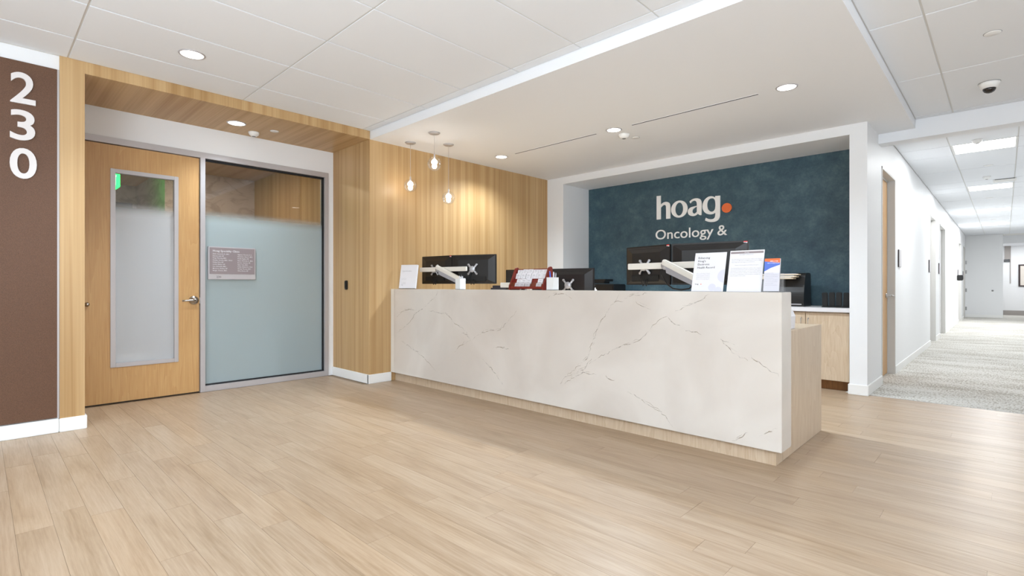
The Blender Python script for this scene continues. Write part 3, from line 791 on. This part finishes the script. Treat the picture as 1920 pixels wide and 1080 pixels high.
disc(onZ(1192, 258, ZS), ZS, .042, 'flat white sprinkler cover in the desk soffit')
disc(onZ(1861, 62, ZC), ZC, .046, 'flat white sprinkler cover in the tile ceiling near the camera dome')
q = onZ(1855, 155, ZC)
t = thing('camera_dome', 'white security camera with a smoked dome under the tile ceiling', 'security camera', (q.x, q.y, ZC))
MB().lathe([(.072, 0), (.072, -.012), (.052, -.052), (0, -.052)], seg=32).build('housing', M['trim_white'], t, world=False)
MB().lathe([(.045, -.0525), (.043, -.065), (.034, -.08), (.018, -.09), (0, -.093)], seg=32).build('dome', M['dome'], t, world=False)
MB().lathe([(.0725, -.0), (.075, -.0), (.075, -.003), (.0725, -.003)], seg=32).build('gasket', M['hinge'], t, world=False)
for k, (y, lab) in enumerate(zip(LY, ('lit square ceiling panel nearest in the corridor', 'second lit square ceiling panel down the corridor', 'third lit square ceiling panel down the corridor', 'farthest lit square ceiling panel in the corridor'))):
    t = thing('ceiling_panel_light', lab, 'ceiling light', (-.19, y, ZC), group='square corridor ceiling lights')
    MB().box(-.305, .305, -.305, -.285, -.0, .008).box(-.305, .305, .285, .305, -.0, .008).box(-.305, -.285, -.285, .285, -.0, .008).box(.285, .305, -.285, .285, -.0, .008).build('frame', M['grid'], t, world=False)
    B(-.285, .285, -.285, .285, .001, .0055).build('diffuser', M['troffer'], t, world=False)
    l = area('lamp', (0, 0, -.012), (0, 0, 0), .56, .56, CORR_POWER*(1, 1, 1.7, 2.2)[k], (.95, .98, 1)); l.parent = t
for px, py, lab, kind in ((1832, 262, 'white detector before the nearest corridor light', 'd'), (1853, 310, 'flat white sprinkler cover beyond the nearest corridor light', 's'), (1850, 331, 'white round speaker before the second corridor light', 'd'), (1855, 371, 'flat sprinkler cover past the second corridor light', 's'), (1863, 411, 'flat sprinkler cover past the third corridor light', 's')):
    (detector if kind == 'd' else disc)(onZ(px, py, ZC), ZC, .05, lab)
q = onZ(1884, 337, ZC)
t = thing('air_vent', 'white air vent before the second corridor light', 'air vent', (q.x, q.y, ZC))
B(-.14, .14, -.14, .14, -.012, -.0003, .002).build('vent_face', M['grid'], t, world=False)
B(-.12, .12, -.143, -.139, -.010, -.003).build('vent_gap', M['slot'], t, world=False)
# added panels for the hall fill, unseen behind the viewpoint
for hx, hy, lab in ((-3.85, -2.9, 'left'), (-1.33, -2.9, 'middle'), (1.2, -2.9, 'right')):
    t = thing('ceiling_panel_light', 'added fill light panel behind the viewpoint, '+lab, 'ceiling light', (hx, hy, ZC))
    B(-.58, .58, -.28, .28, -.008, -.001).build('diffuser', M['troffer'], t, world=False)
# pendants
for (px, py), cyp, lab in (((769.5, 267.5), 348, 'clear globe pendant lowest at left of its trio'), ((814.5, 249), 307, 'highest clear globe pendant in the middle of the trio'), ((841, 271), 371, 'lowest clear globe pendant at right of the trio')):
    c = onZ(px, py, ZS); r = .077
    zg = onY(px, cyp, c.y)[2]
    if lab.startswith('clear globe pendant lowest'): lab = 'clear globe pendant at left of the trio nearest the oak wall'
    t = thing('pendant_lamp', lab, 'pendant lamp', (c.x, c.y, ZS), group='three clear globe pendants')
    MB().lathe([(0, -.016), (.05, -.014), (.064, -.004), (.064, -.0002), (0, -.0002)], seg=28).build('canopy', M['silver'], t, world=False)
    dz = zg-ZS
    MB().tube([(0, 0, -.014), (0, 0, dz+r+.02)], .0018, 6).build('cord', M['signsilver'], t, world=False)
    MB().lathe([(0, dz+r+.03), (.008, dz+r+.028), (.010, dz+r-.005), (.014, dz+.05), (0, dz+.05)], seg=14).build('stem', M['signsilver'], t, world=False)
    MB().lathe([(r*math.sin(a*math.pi/18), dz-r*math.cos(a*math.pi/18)) for a in range(0, 19)], seg=36).build('globe', M['globe'], t, world=False)
    MB().lathe([(0, dz+.052), (.014, dz+.048), (.030, dz+.03), (.034, dz+.012), (.023, dz-.008), (.021, dz-.013), (.028, dz-.024), (.024, dz-.042), (.012, dz-.053), (0, dz-.056)], seg=24).build('bulb', M['bulb'], t, world=False)
    l = bpy.data.lights.new('lamp', 'POINT'); l.energy = 5; l.shadow_soft_size = .03; l.color = (1, .93, .84)
    o = bpy.data.objects.new('lamp', l); COL.objects.link(o); o.parent = t; o.location = (0, 0, dz-.0)
    bpy.context.view_layer.update()

# ================================================================== CORRIDOR SMALL THINGS
for px, y_, lab in ((1683, 8.45, 'room sign beside the maple corridor door'), (1741.5, 12.2, 'room sign beside the second corridor door'), (1763, 14.15, 'room sign beside the third corridor door'), (1796, 20.25, 'room sign beside the fourth corridor door'), (1805, 22.85, 'room sign nearest the end of the corridor')):
    z0 = 1.37
    t = thing('room_sign', lab, 'sign', (XC, y_, z0), group='corridor room signs')
    B(XC+.0005, XC+.014, y_-.1, y_+.1, z0, z0+.23, .003).build('plate_edge', M['frame_dark'], t)
    B(XC+.014, XC+.018, y_-.096, y_+.096, z0+.004, z0+.226, .002).build('plate_face', M['signsilver'], t)
q = onX(1793, 520, XC)
t = thing('wall_dispenser', 'black box mounted on the corridor wall by the fourth door', 'dispenser', (XC, 19.9, 1.28))
B(XC, XC+.13, 19.85, 20.05, 1.27, 1.43, .012).build('dispenser_body', M['black'], t)
B(XC+.13, XC+.135, 19.87, 20.03, 1.30, 1.40, .002).build('dispenser_front', M['blackm'], t)
a, b = onY(1909.5, 496, YFAR), onY(1909.5, 537.5, YFAR)
t = thing('framed_picture', 'dark framed landscape print on the far corridor wall', 'picture', (a.x+.5, YFAR, b.z))
x0, x1, z0, z1 = a.x, a.x+1.05, b.z, a.z
MB().box(x0, x1, YFAR-.03, YFAR-.001, z0, z0+.05).box(x0, x1, YFAR-.03, YFAR-.001, z1-.05, z1).box(x0, x0+.05, YFAR-.03, YFAR-.001, z0+.05, z1-.05).box(x1-.05, x1, YFAR-.03, YFAR-.001, z0+.05, z1-.05).build('frame', M['frame_dark'], t)
B(x0+.05, x1-.05, YFAR-.02, YFAR-.002, z0+.05, z1-.05).build('mat_board', M['matboard'], t)
B(x0+.17, x1-.17, YFAR-.022, YFAR-.0201, z0+.36, z1-.14).build('print_sky', M['art_sky'], t)
B(x0+.17, x1-.17, YFAR-.022, YFAR-.0201, z0+.13, z0+.36).build('print_field', M['art_field'], t)

# ================================================================== MONITORS ON ARMS
def monitor(pL, pR, zb_, zt_, label, sticker=True, screen_cables=True, group='black monitors seen from behind'):
    """pL,pR: ends of the back face (left, right as seen from the lobby)"""
    pL, pR = Vector((*pL, 0)), Vector((*pR, 0)); d = pR-pL; W = d.length; rz = math.atan2(d.y, d.x); H = zt_-zb_
    mid = (pL+pR)/2
    t = thing('monitor', label, 'monitor', (mid.x, mid.y, zb_), rz, group)
    bm_ = MB()
    # shell: flat rim plus a bulging back with chamfer
    bm_.box(-W/2, W/2, .012, .032, 0, H, .003)
    s = bm_.bm
    lo = [(-W/2+.012, .012, .012), (W/2-.012, .012, .012), (W/2-.012, .012, H-.012), (-W/2+.012, .012, H-.012)]
    hi = [(-W/2+.09, -.006, .045), (W/2-.09, -.006, .045), (W/2-.09, -.006, H-.06), (-W/2+.09, -.006, H-.06)]
    vl = [s.verts.new(p) for p in lo]; vh = [s.verts.new(p) for p in hi]
    for i in range(4): s.faces.new((vl[i], vl[(i+1) % 4], vh[(i+1) % 4], vh[i]))
    s.faces.new(vh); s.faces.new(vl)
    bm_.build('shell', M['monitor'], t, world=False)
    B(-W/2+.006, W/2-.006, .032, .034, .008, H-.006).build('screen', M['screen'], t, world=False)
    B(-W*.33, W*.3, -.012, -.006, .03, .085, .003).build('port_bay', M['blackm'], t, world=False)
    MB().box(-W*.42, W*.3, .006, .012, H-.032, H-.026).build('vent_groove', M['slot'], t, world=False)
    if sticker:
        B(W/2-.035, W/2-.008, .0105, .0118, H-.012, H-.004).build('sticker', M['red'], t, world=False, label='red sticker')
        B(W/2-.035, W/2-.008, .0105, .0118, H-.019, H-.012).build('sticker', M['paper'], t, world=False, label='white sticker')
    for k in range(2):
        o_ = (k-.5)*.02
        MB().tube([(o_-.01, -.012, H*.42), (o_-.02, -.03, H*.3), (o_-.025, -.028, H*.12), (o_-.005+k*.02, -.022, .0-.01), (o_+.02, -.02, H*.03), (o_+.015, -.012, H*.15)], .004, 6).build('cable', M['blackm'], t, world=False)
    return t, mid, d.normalized(), H
def vesa(c, rz, parent, flip=1):
    """four-pronged monitor bracket, back side towards the lobby"""
    mb = MB(); k = .052
    for sx in (-1, 1):
        for sz in (-1, 1):
            mb.tube([(0, 0, 0), (sx*k*.5, .002, sz*k*.42), (sx*k, .004, sz*k)], [.022, .011, .010], 10)
            mb.lathe([(0, -.006), (.012, -.006), (.012, .006), (0, .006)], (sx*k, .004, sz*k), 'Y', 12)
    mb.lathe([(0, -.02), (.03, -.02), (.036, -.008), (.036, .008), (0, .008)], (0, 0, 0), 'Y', 20)
    mb.xf(Matrix.Translation(c) @ Matrix.Rotation(rz, 4, 'Z'))
    mb.build('bracket', M['silver'], parent)
def arm(pL, pR, zbar, joint_t, foot, mids, label, cover=True, zfoot=.825, barh=.052):
    pL, pR = Vector(pL), Vector(pR); d = (pR-pL); L_ = d.length; rz = math.atan2(d.y, d.x)
    t = thing('dual_monitor_stand', label, 'monitor stand', (foot[0], foot[1], zfoot), group='dual monitor arms')
    R_ = Matrix.Translation((pL.x, pL.y, zbar)) @ Matrix.Rotation(rz, 4, 'Z')
    MB().box(0, L_, -.014, .014, -barh/2, barh/2, .004).xf(R_).build('crossbar', M['arm_white'], t)
    jx = L_*joint_t
    MB().lathe([(0, -.03), (.033, -.03), (.036, -.02), (.036, .014), (0, .014)], (jx, -.0, 0), 'Y', 24).xf(R_).build('joint', M['silver'], t)
    J = R_ @ Vector((jx+.01, -.035, -.002)); F = Vector((foot[0], foot[1], zfoot))
    K = Vector((foot[0], foot[1], foot[2]))          # elbow above the post
    dv = (K-J); ln = dv.length; ux = dv.normalized(); uz = Vector((0, 0, 1)); uy = uz.cross(ux).normalized(); uz2 = ux.cross(uy)
    Mx = Matrix((( ux.x, uy.x, uz2.x, J.x), (ux.y, uy.y, uz2.y, J.y), (ux.z, uy.z, uz2.z, J.z), (0, 0, 0, 1)))
    MB().box(-.03, ln+.02, -.022, .022, .0, .045, .008).xf(Mx).build('spring_arm', M['arm_white'], t)
    MB().prism([(.02, 0), (ln-.01, 0), (ln-.03, -.035), (.05, -.045)], .03, lambda u, v, w_: Mx @ Vector((u, w_-.015, v))).build('arm_cover', M['arm_grey'], t, label='grey lower cover')
    MB().lathe([(0, zfoot), (.05, zfoot), (.05, zfoot+.02), (.022, zfoot+.03), (.022, foot[2]), (.03, foot[2]+.005), (.03, foot[2]+.05), (0, foot[2]+.052)], (F.x, F.y, 0)).build('post', M['silver'], t)
    B(F.x-.07, F.x+.07, F.y-.06, F.y+.06, zfoot+.0005, zfoot+.015, .004).build('base_plate', M['arm_white'], t)
    for (mx, my, mz, mrz) in mids: vesa((mx, my, mz), mrz, t)
    return t
def pair(L0, L1, R0, R1, zb_, zt_, labs, barL, barR, zbar, jt, foot, armlab, st=(True, True)):
    out = []
    for (a, b), lab, s in (((L0, L1), labs[0], st[0]), ((R0, R1), labs[1], st[1])):
        t, mid, d, H = monitor(a, b, zb_, zt_, lab, s)
        out.append((mid, d))
    mids = []
    for mid, d in out:
        n = Vector((d.y, -d.x, 0)); c = mid+n*.022
        mids.append((c.x, c.y, zbar-.004, math.atan2(d.y, d.x)))
    arm(barL, barR, zbar, jt, foot, mids, armlab)
pair((-5.19, 3.79), (-4.665, 3.83), (-4.655, 3.83), (-4.125, 4.03), 1.148, 1.482,
     ('black monitor touching the oak wall', 'black monitor right of the one at the oak wall'),
     (-5.12, 3.725), (-4.40, 3.84), 1.318, .42, (-4.42, 3.80, 1.16), 'dual monitor arm nearest the oak wall', (True, False))
pair((-3.868, 3.92), (-3.345, 3.97), (-3.335, 3.97), (-2.825, 4.06), .962, 1.296,
     ('black monitor behind the red card rack', 'low black monitor right of the red card rack'),
     (-3.85, 3.84), (-3.16, 3.92), 1.133, .5, (-3.42, 3.84, .98), 'dual monitor arm behind the red card rack', (False, False))
pair((-2.47, 4.05), (-1.985, 3.925), (-1.970, 3.93), (-1.390, 4.01), 1.134, 1.470,
     ('left monitor of the tall pair below the wall lettering', 'right monitor behind the paper signs, below the wall lettering'),
     (-2.38, 3.955), (-1.55, 3.85), 1.292, .46, (-1.66, 3.74, 1.15), 'dual monitor arm behind the paper signs')
# loose cables hanging from the tall pair
t = thing('monitor_cable', 'black cable looping below the tall monitor pair', 'cable', (-1.9, 3.86, .826))
MB().tube([(-2.02, 3.87, 1.22), (-2.00, 3.86, 1.19), (-1.96, 3.84, 1.14), (-1.90, 3.82, 1.105), (-1.82, 3.80, 1.095), (-1.75, 3.79, 1.105), (-1.70, 3.80, 1.16), (-1.72, 3.81, 1.20)], .006, 8).build('cable_loop', M['blackm'], t)
MB().tube([(-1.78, 3.80, 1.19), (-1.72, 3.80, 1.15), (-1.69, 3.80, 1.10), (-1.67, 3.81, .84)], .007, 8).build('cable_drop', M['blackm'], t)

# ================================================================== THINGS ON THE DESK LEDGE
ZL = 1.0872
def sheet_frame(base, lean, rz, H):
    """local frame: origin at base-left, u right, v up along the leaning sheet, n towards the reader"""
    v = Vector((0, math.sin(lean), math.cos(lean))); u = Vector((1, 0, 0)); n = Vector((0, -math.cos(lean), math.sin(lean)))
    return u, v, n
def holder(label, x, y, rz, Wd, Hd, lean, name='sign_holder', cat='sign holder', thick=.003):
    t = thing(name, label, cat, (x, y, ZL), rz)
    u, v, n = sheet_frame(None, lean, 0, Hd)
    Mx = Matrix(((1, 0, 0, -Wd/2), (0, v.y, n.y, 0), (0, v.z, n.z, 0), (0, 0, 0, 1)))
    mk = lambda a, b, c, d, e, f: MB().box(a, b, c, d, e, f).xf(Mx)
    return t, Mx, mk
# 1 enhancing notice
u0 = -1.472
t, Mx, mk = holder('white notice in an acrylic stand, lilac circles, left of the two paper signs', -1.4715, 3.455, 0, .224, .279, .27)
mk(0, .224, 0, .281, -.003, 0).build('acrylic_back', M['acrylic'], t, world=False)
mk(.002, .222, .001, .279, .0002, .0012).build('sheet', M['paper'], t, world=False)
MB().box(-.112, .112, -.004, .085, .0003, .003).build('acrylic_foot', M['acrylic'], t, world=False)
def put(parts, s, x, y, h, off=0., width=None, z=.0015):
    line_text(parts, s, Mx @ Vector((x, y, z)), (Mx.to_3x3() @ Vector((1, 0, 0))), (Mx.to_3x3() @ Vector((0, 1, 0))), (0, 0, 0), h, off, width)
pp = []
for i, s in enumerate(('Enhancing', "Hoag's", 'Electronic', 'Health Record')): put(pp, s, .026, .236-i*.0235, .0145, .012)
put(pp, 'hoag', .024, .049, .009, .015)
join_meshes('headline', pp, M['ink'], t, world=False)
pp = []
para = ['We are partnering to bring you', 'the best tools to enhance health,', 'and your experience. To help you', 'manage your care, our new record', 'launches this year. We appreciate', 'patience as our teams learn it.']
for i, s in enumerate(para): put(pp, s, .026, .128-i*.0085, .0038, 0, .095)
join_meshes('small_print', pp, M['inkgrey'], t, world=False)
def circ(cx_, cy_, r, clip):
    pts = [(cx_+r*math.cos(i*math.pi/16), cy_+r*math.sin(i*math.pi/16)) for i in range(32)]
    return [(min(max(a, clip[0]), clip[1]), min(max(b, clip[2]), clip[3])) for a, b in pts]
for c in ((.222, .11, .047), (.145, .030, .026), (.188, .008, .026)):
    MB().prism(circ(*c, (.004, .2195, .003, .277)), .0002, lambda a, b, w_: Mx @ Vector((a, b, w_+.0012))).build('circle', M['lilac'], t, world=False, label='lilac circle')
MB().prism(circ(.066, .052, .0035, (0, 1, 0, 1)), .0003, lambda a, b, w_: Mx @ Vector((a, b, w_+.0012))).build('dot', M['orange'], t, world=False)
# 2 text notice
t, Mx, mk = holder('white text notice with a grey header bar, right of the two paper signs', -1.2285, 3.455, 0, .222, .284, .26)
mk(0, .222, 0, .286, -.003, 0).build('acrylic_back', M['acrylic'], t, world=False)
mk(.002, .220, .001, .284, .0002, .0012).build('sheet', M['paper'], t, world=False)
MB().box(-.111, .111, -.004, .085, .0003, .003).build('acrylic_foot', M['acrylic'], t, world=False)
mk(.006, .214, .262, .276, .0012, .0015).build('header_bar', M['signgrey'], t, world=False)
pp = []; put(pp, 'HOAG', .095, .265, .007, .01, None, .0018); join_meshes('header_text', pp, M['paper'], t, world=False)
pp = []; put(pp, 'OPEN PAYMENTS DATABASE NOTICE', .062, .252, .005, .01, .09)
body = ['For informational purposes only, a link to the federal', 'Centers for Medicare and Medicaid Services (CMS)', 'Open Payments web page is provided here.', '', 'https://openpaymentsdata.cms.gov', '', 'The federal Physician Payments Sunshine Act requires', 'that detailed information about payment and other', 'payments of value worth over ten dollars ($10)', 'from manufacturers of drugs, medical devices, and', 'biologics to physicians and teaching hospitals be', 'made available to the public.']
for i, s in enumerate(body):
    if s: put(pp, s, .016 if i != 4 else .04, .222-i*.0105, .0045, .004, (.19 if i not in (2, 4, 11) else (.15 if i != 11 else .1)))
join_meshes('small_print', pp, M['inkgrey'], t, world=False)
# 3 brochure holder
t, Mx, mk = holder('orange and blue brochures in a clear holder at the desk end', -1.058, 3.455, 0, .096, .21, .17, 'brochure_holder', 'brochure holder')
mk(.0, .096, 0, .205, -.004, -.002).build('acrylic_back', M['acrylic'], t, world=False)
mk(.0, .096, 0, .12, .018, .020).build('acrylic_front', M['acrylic'], t, world=False)
MB().box(-.048, .062, -.01, .09, .0003, .003).build('acrylic_foot', M['acrylic'], t, world=False)
MB().box(.049, .058, -.002, .08, .003, .12).build('acrylic_side', M['acrylic'], t, world=False)
t2, Mx, mk = holder('stack of white leaflets with orange top and blue wave in the clear holder', -1.058, 3.455, 0, .096, .21, .17, 'brochure', 'brochure')
mk(.003, .093, .004, .213, -.001, .014).build('sheets', M['paper'], t2, world=False)
mk(.003, .093, .185, .213, .0141, .0144).build('orange_band', M['orange'], t2, world=False, label='orange top')
MB().prism([(.003, .13), (.04, .152), (.093, .172), (.093, .185), (.003, .195)], .0003, lambda a, b, w_: Mx @ Vector((a, b, w_+.0144))).build('blue_wave', M['blueprint'], t2, world=False, label='blue wave')
pp = []; put(pp, 'EMPLOYEE', .035, .192, .007, .01, None, .0150); put(pp, 'RECOGNITION', .020, .180, .007, .01, None, .0150); join_meshes('headline', pp, M['paper'], t2, world=False)
pp = []
for i in range(8): put(pp, 'recognize someone who made a difference', .010, .118-i*.011, .0028, 0, .075 if i % 3 else .05, .0146)
join_meshes('small_print', pp, M['inkgrey'], t2, world=False)
# 4 leaflet holder at left, turned to the visitor
rzl = math.radians(24)
t, Mx, mk = holder('clear holder at the left end of the desk ledge', -5.02, 3.475, rzl, .225, .28, .2, 'leaflet_holder', 'leaflet holder')
mk(0, .225, 0, .29, -.006, -.004).build('acrylic_back', M['acrylic'], t, world=False)
MB().box(-.1125, .1125, -.012, .075, .0003, .003).build('acrylic_foot', M['acrylic'], t, world=False)
mk(0, .225, 0, .004, -.004, .026).build('acrylic_lip', M['acrylic'], t, world=False)
t2, Mx, mk = holder('stack of white patient leaflets in the holder beside the oak wall', -5.02, 3.475, rzl, .225, .28, .2, 'leaflet_stack', 'leaflets')
mk(.004, .221, .005, .284, -.003, .024).build('sheets', M['paper'], t2, world=False)
pp = []; put(pp, 'Patient Information', .03, .205, .010, .01, .12, .0245); put(pp, 'Please take one', .03, .19, .004, 0, None, .0245); put(pp, 'hoag', .03, .04, .009, .01, None, .0245)
for i in range(7): put(pp, 'notice of privacy practices', .03, .12-i*.008 if i < 3 else .095-i*.007, .0035, 0, .06, .0245)
join_meshes('lettering', pp, M['inkgrey'], t2, world=False)
# 5 pen cups
def pencup(x, y, lab, pens):
    w_ = .0375; h = .112
    t = thing('pen_cup', lab, 'pen cup', (x, y, ZL))
    mb = MB()
    for a in ((-w_, w_, -w_, -w_+.003), (-w_, w_, w_-.003, w_), (-w_, -w_+.003, -w_+.003, w_-.003), (w_-.003, w_, -w_+.003, w_-.003)): mb.box(*a, 0, h)
    mb.box(-w_, w_, -w_, w_, .0003, .004); mb.build('cup', M['cup'], t, world=False)
    for i, (dx, dy, tx, ty, hh, mt, lb) in enumerate(pens):
        q = thing('pen', lb, 'pen', (x+dx, y+dy, ZL+.005))
        MB().tube([(0, 0, 0), (tx*.85, ty*.85, hh*.85), (tx, ty, hh)], [.0042, .0045, .0025], 8).build('barrel', M[mt], q, world=False)
        MB().tube([(tx*.7+.005, ty*.7, hh*.7), (tx*.95+.005, ty*.95, hh*.95)], .0012, 6).build('clip', M[mt], q, world=False)
pencup(-2.842, 3.47, 'white pen cup full of pens beside the red card rack', [
    (-.018, 0, -.012, 0, .145, 'paper', 'white pen leaning left in the cup by the card rack'), (-.006, -.01, -.018, 0, .162, 'bluepen', 'bright blue pen in the cup by the card rack'),
    (.004, .01, .002, 0, .152, 'paper', 'white pen standing in the middle of the cup by the card rack'), (.013, -.008, .004, 0, .155, 'paper', 'white pen right of middle in the cup by the card rack'),
    (.022, .008, .008, 0, .148, 'silver', 'silver pen at the right of the cup by the card rack')])
pencup(-4.085, 3.48, 'white pen cup in front of the monitor arm near the oak wall', [
    (-.01, 0, -.006, 0, .138, 'paper', 'white pen at left in the cup by the monitor arm'), (.0, .01, .002, .0, .155, 'black', 'dark pen in the cup by the monitor arm'),
    (.012, -.005, .006, 0, .135, 'paper', 'white pen in middle of the cup by the monitor arm'), (.022, .005, .006, 0, .134, 'paper', 'white pen at right in the cup by the monitor arm')])
# 6 cherry card rack
RX0, RX1, RY = -3.325, -2.905, 3.425
rk = thing('card_rack', 'red cherry wood rack of small cards on the desk ledge', 'card rack', ((RX0+RX1)/2, 3.48, ZL))
side = smooth_poly([(RY-.008, ZL+.0003, 1), (RY+.13, ZL+.0003, 1), (RY+.125, ZL+.19), (RY+.11, ZL+.212), (RY+.078, ZL+.205), (RY+.068, ZL+.19), (RY+.008, ZL+.06), (RY-.008, ZL+.045)], 2)
for x in (RX0, RX1-.014):
    MB().prism(side, .014, lambda a, b, w_, x=x: (x+w_, a, b)).build('side_panel', M['cherry'], rk)
MB().box(RX0+.014, RX1-.014, RY-.004, RY+.008, ZL+.010, ZL+.032, .002).build('front_rail', M['cherry'], rk)
MB().box(RX0+.014, RX1-.014, RY+.008, RY+.12, ZL+.010, ZL+.018).build('shelf', M['cherry'], rk)
MB().box(RX0+.014, RX1-.014, RY+.058, RY+.115, ZL+.095, ZL+.103).build('shelf', M['cherry'], rk)
MB().prism([(RY+.02, ZL+.018), (RY+.026, ZL+.018), (RY+.062, ZL+.095), (RY+.056, ZL+.095)], RX1-RX0-.028, lambda a, b, w_: (RX0+.014+w_, a, b)).build('back_board', M['cherry'], rk)
MB().prism([(RY+.085, ZL+.103), (RY+.091, ZL+.103), (RY+.118, ZL+.195), (RY+.112, ZL+.195)], RX1-RX0-.028, lambda a, b, w_: (RX0+.014+w_, a, b)).build('back_board', M['cherry'], rk)
B(RX0+.014, RX1-.014, RY-.002, RY+.000, ZL+.032, ZL+.07).build('clear_lip', M['acrylic'], rk)
rows = [(RY+.079, ZL+.150, [.06, .125, .19, .255, .318, .372], 'top row', .040), (RY+.062, ZL+.104, [.05, .113, .178, .243, .305, .365], 'second row', .050),
        (RY+.026, ZL+.058, [.095, .155, .215, .352], 'third row', .045), (RY+.008, ZL+.020, [.085, .145, .21, .345], 'bottom row', .046)]
ordn = ['leftmost', 'second from left', 'third from left', 'fourth from left', 'fifth from left', 'rightmost']
for y, z, xs, rn, hh in rows:
    for i, dx in enumerate(xs):
        w_ = .056 if (rn[0] in 'ts' and i < 5) else .05
        od = ordn[i] if len(xs) == 6 else ['leftmost', 'second from left', 'third from left', 'rightmost'][i]
        wsz = .05
        q = thing('card_stack', '%s stack of white cards in the %s of the red rack' % (od, rn), 'cards', (RX0+dx, y, z), group='white cards in the cherry rack')
        Rm = Matrix.Rotation(-.32, 4, 'X')
        jj = random.uniform(-.003, .003)
        B(-wsz/2-.004, wsz/2+.004, 0, .007, 0, hh+jj).xf(Rm).build('cards', M['paper'], q, world=False)
        MB().box(-wsz*.32, wsz*.25, -.0004, 0, hh*.7, hh*.75).box(-wsz*.32, wsz*.35, -.0004, 0, hh*.5, hh*.54).box(-wsz*.32, wsz*.1, -.0004, 0, hh*.25, hh*.29).xf(Rm).build('print', M['inkgrey'], q, world=False)
# sanitizer bottle behind, on back counter side
p = onY(1115, 540, 4.35)
t = thing('pump_bottle', 'small white pump bottle right of the low monitor', 'bottle', (p.x, 4.35, .8255))
MB().lathe([(0, 0), (.026, 0), (.028, .01), (.028, .24), (.02, .262), (.01, .266), (.01, .28), (0, .28)], seg=20).build('bottle_body', M['paper'], t, world=False)
MB().tube([(0, 0, .28), (0, 0, .305), (-.03, 0, .30)], .005, 8).build('pump', M['black'], t, world=False)
# office chair
ch = thing('office_chair', 'charcoal office chair behind the desk, its back top showing left of the card rack', 'chair', (-4.68, 5.02, 0), math.radians(6))
B(-.25, .25, -.25, .24, .44, .52, .03).build('seat', M['vinyl'], ch, world=False)
MB().box(-.25, .25, -.33, -.26, .56, 1.128, .03).build('backrest', M['vinyl'], ch, world=False)
MB().tube([(0, -.1, .44), (0, -.28, .48), (0, -.345, .62), (0, -.345, .85)], .02, 8).build('back_bar', M['black'], ch, world=False)
MB().lathe([(.03, .08), (.03, .3), (.02, .3), (.02, .44)], seg=16).build('column', M['black'], ch, world=False)
for k in range(5):
    a = k*2*math.pi/5
    MB().tube([(0, 0, .11), (.28*math.cos(a), .28*math.sin(a), .07)], [.028, .016], 8).build('leg', M['black'], ch, world=False)
    MB().lathe([(0, -.012), (.027, -.012), (.027, .012), (0, .012)], (.28*math.cos(a), .28*math.sin(a), .0285), 'X', 14).build('caster', M['blackm'], ch, world=False)
# visitor chair inside the clinic behind the frosted glass
vc = thing('lounge_chair', 'dark rounded chair just behind the frosted side window', 'chair', (-6.62, 2.66, 0))
MB().box(-.3, .3, -.3, .3, .14, .42, .05).build('seat', M['vinyl'], vc, world=False)
pr = smooth_poly([(-.33, .14, 1), (.33, .14, 1), (.34, .45), (.30, .66), (.1, .80), (-.12, .80), (-.27, .66), (-.30, .45)], 3)
MB().prism(pr, .1, lambda a, b, w_: (.20+w_, a, b)).build('backrest', M['vinyl'], vc, world=False)
for sx in (-.24, .24):
    for sy in (-.24, .24): MB().tube([(sx, sy, .0), (sx, sy, .16)], [.014, .02], 10).build('leg', M['black'], vc, world=False)

# ================================================================== THINGS ON THE BACK COUNTER
ZK = .8882
px0 = onY(1108, 540, 6.5).x; px1 = onY(1150, 540, 6.5).x
t = thing('printer', 'black printer on the back counter at the left of the blue wall', 'printer', ((px0+px1)/2, 6.65, ZK))
W2 = (px1-px0)/2
B(-W2, W2, -.15, .2, .0005, .26, .012).build('printer_body', M['black'], t, world=False)
B(-W2, W2*.2, -.151, .0, .27, .30, .004).build('paper_tray', M['blackm'], t, world=False)
B(-W2+.02, W2*.3, -.158, -.15, .15, .2, .002).build('control_panel', M['monitor'], t, world=False)
B(-W2, W2*.2, -.12, .1, .3005, .335, .006).build('lid', M['black'], t, world=False)
# black file sorter with folders
p0, p1 = onY(1474, 540, 6.5), onY(1507, 540, 6.5)
t = thing('file_tower', 'black rounded file holder stuffed with manila folders on the back counter', 'file holder', (p0.x+.02, 6.6, ZK))
Wd = p1.x-p0.x+.33
prf = smooth_poly([(-.10, .0005, 1), (.2, .0005, 1), (.2, .36), (.17, .385), (.10, .388), (-.02, .385), (-.05, .30), (-.08, .2), (-.10, .14)], 2)
MB().prism(prf, Wd, lambda a, b, w_: (p1.x-Wd-(p0.x+.02)+w_, a, b)).build('holder_body', M['black'], t, world=False)
B(-.02, .14, -.104, -.1, .02, .03).build('logo_strip', M['signsilver'], t, world=False)
for k, (a, b, z_, dx) in enumerate(((.02, .12, .362, 0), (-.0, .10, .338, -.02), (-.02, .08, .318, -.05))):
    q = thing('manila_folder', ['topmost manila folder sticking out of the black file holder', 'middle manila folder sticking out of the black file holder', 'lowest manila folder sticking out of the black file holder'][k], 'folder', (p0.x+.02, 6.52, ZK+z_))
    B(-.30, .125+dx, -.075-.01*k, .02, -.004, .008, .002).build('folder_cover', M['papercream'], q, world=False)
    B(-.295, .10+dx, -.072-.01*k, .02, .0085, .014).build('papers', M['paper'], q, world=False)
# black upright dividers
a = onY(1540.5, 560, 6.5).x
t = thing('desk_sorter', 'black sorter with four upright dividers on the counter beside the pillar', 'sorter', (a+.15, 6.55, ZK))
B(-.14, .17, -.1, .1, .0005, .012, .003).build('sorter_base', M['blackm'], t, world=False)
for k in range(4):
    x = -.115+k*.066
    MB().box(x-.028, x+.028, -.06+.0, -.04, .012, .165, .006).xf(Matrix.Rotation(math.radians(-1.5+k), 4, 'Y')).build('divider', M['blackm'], t, world=False)
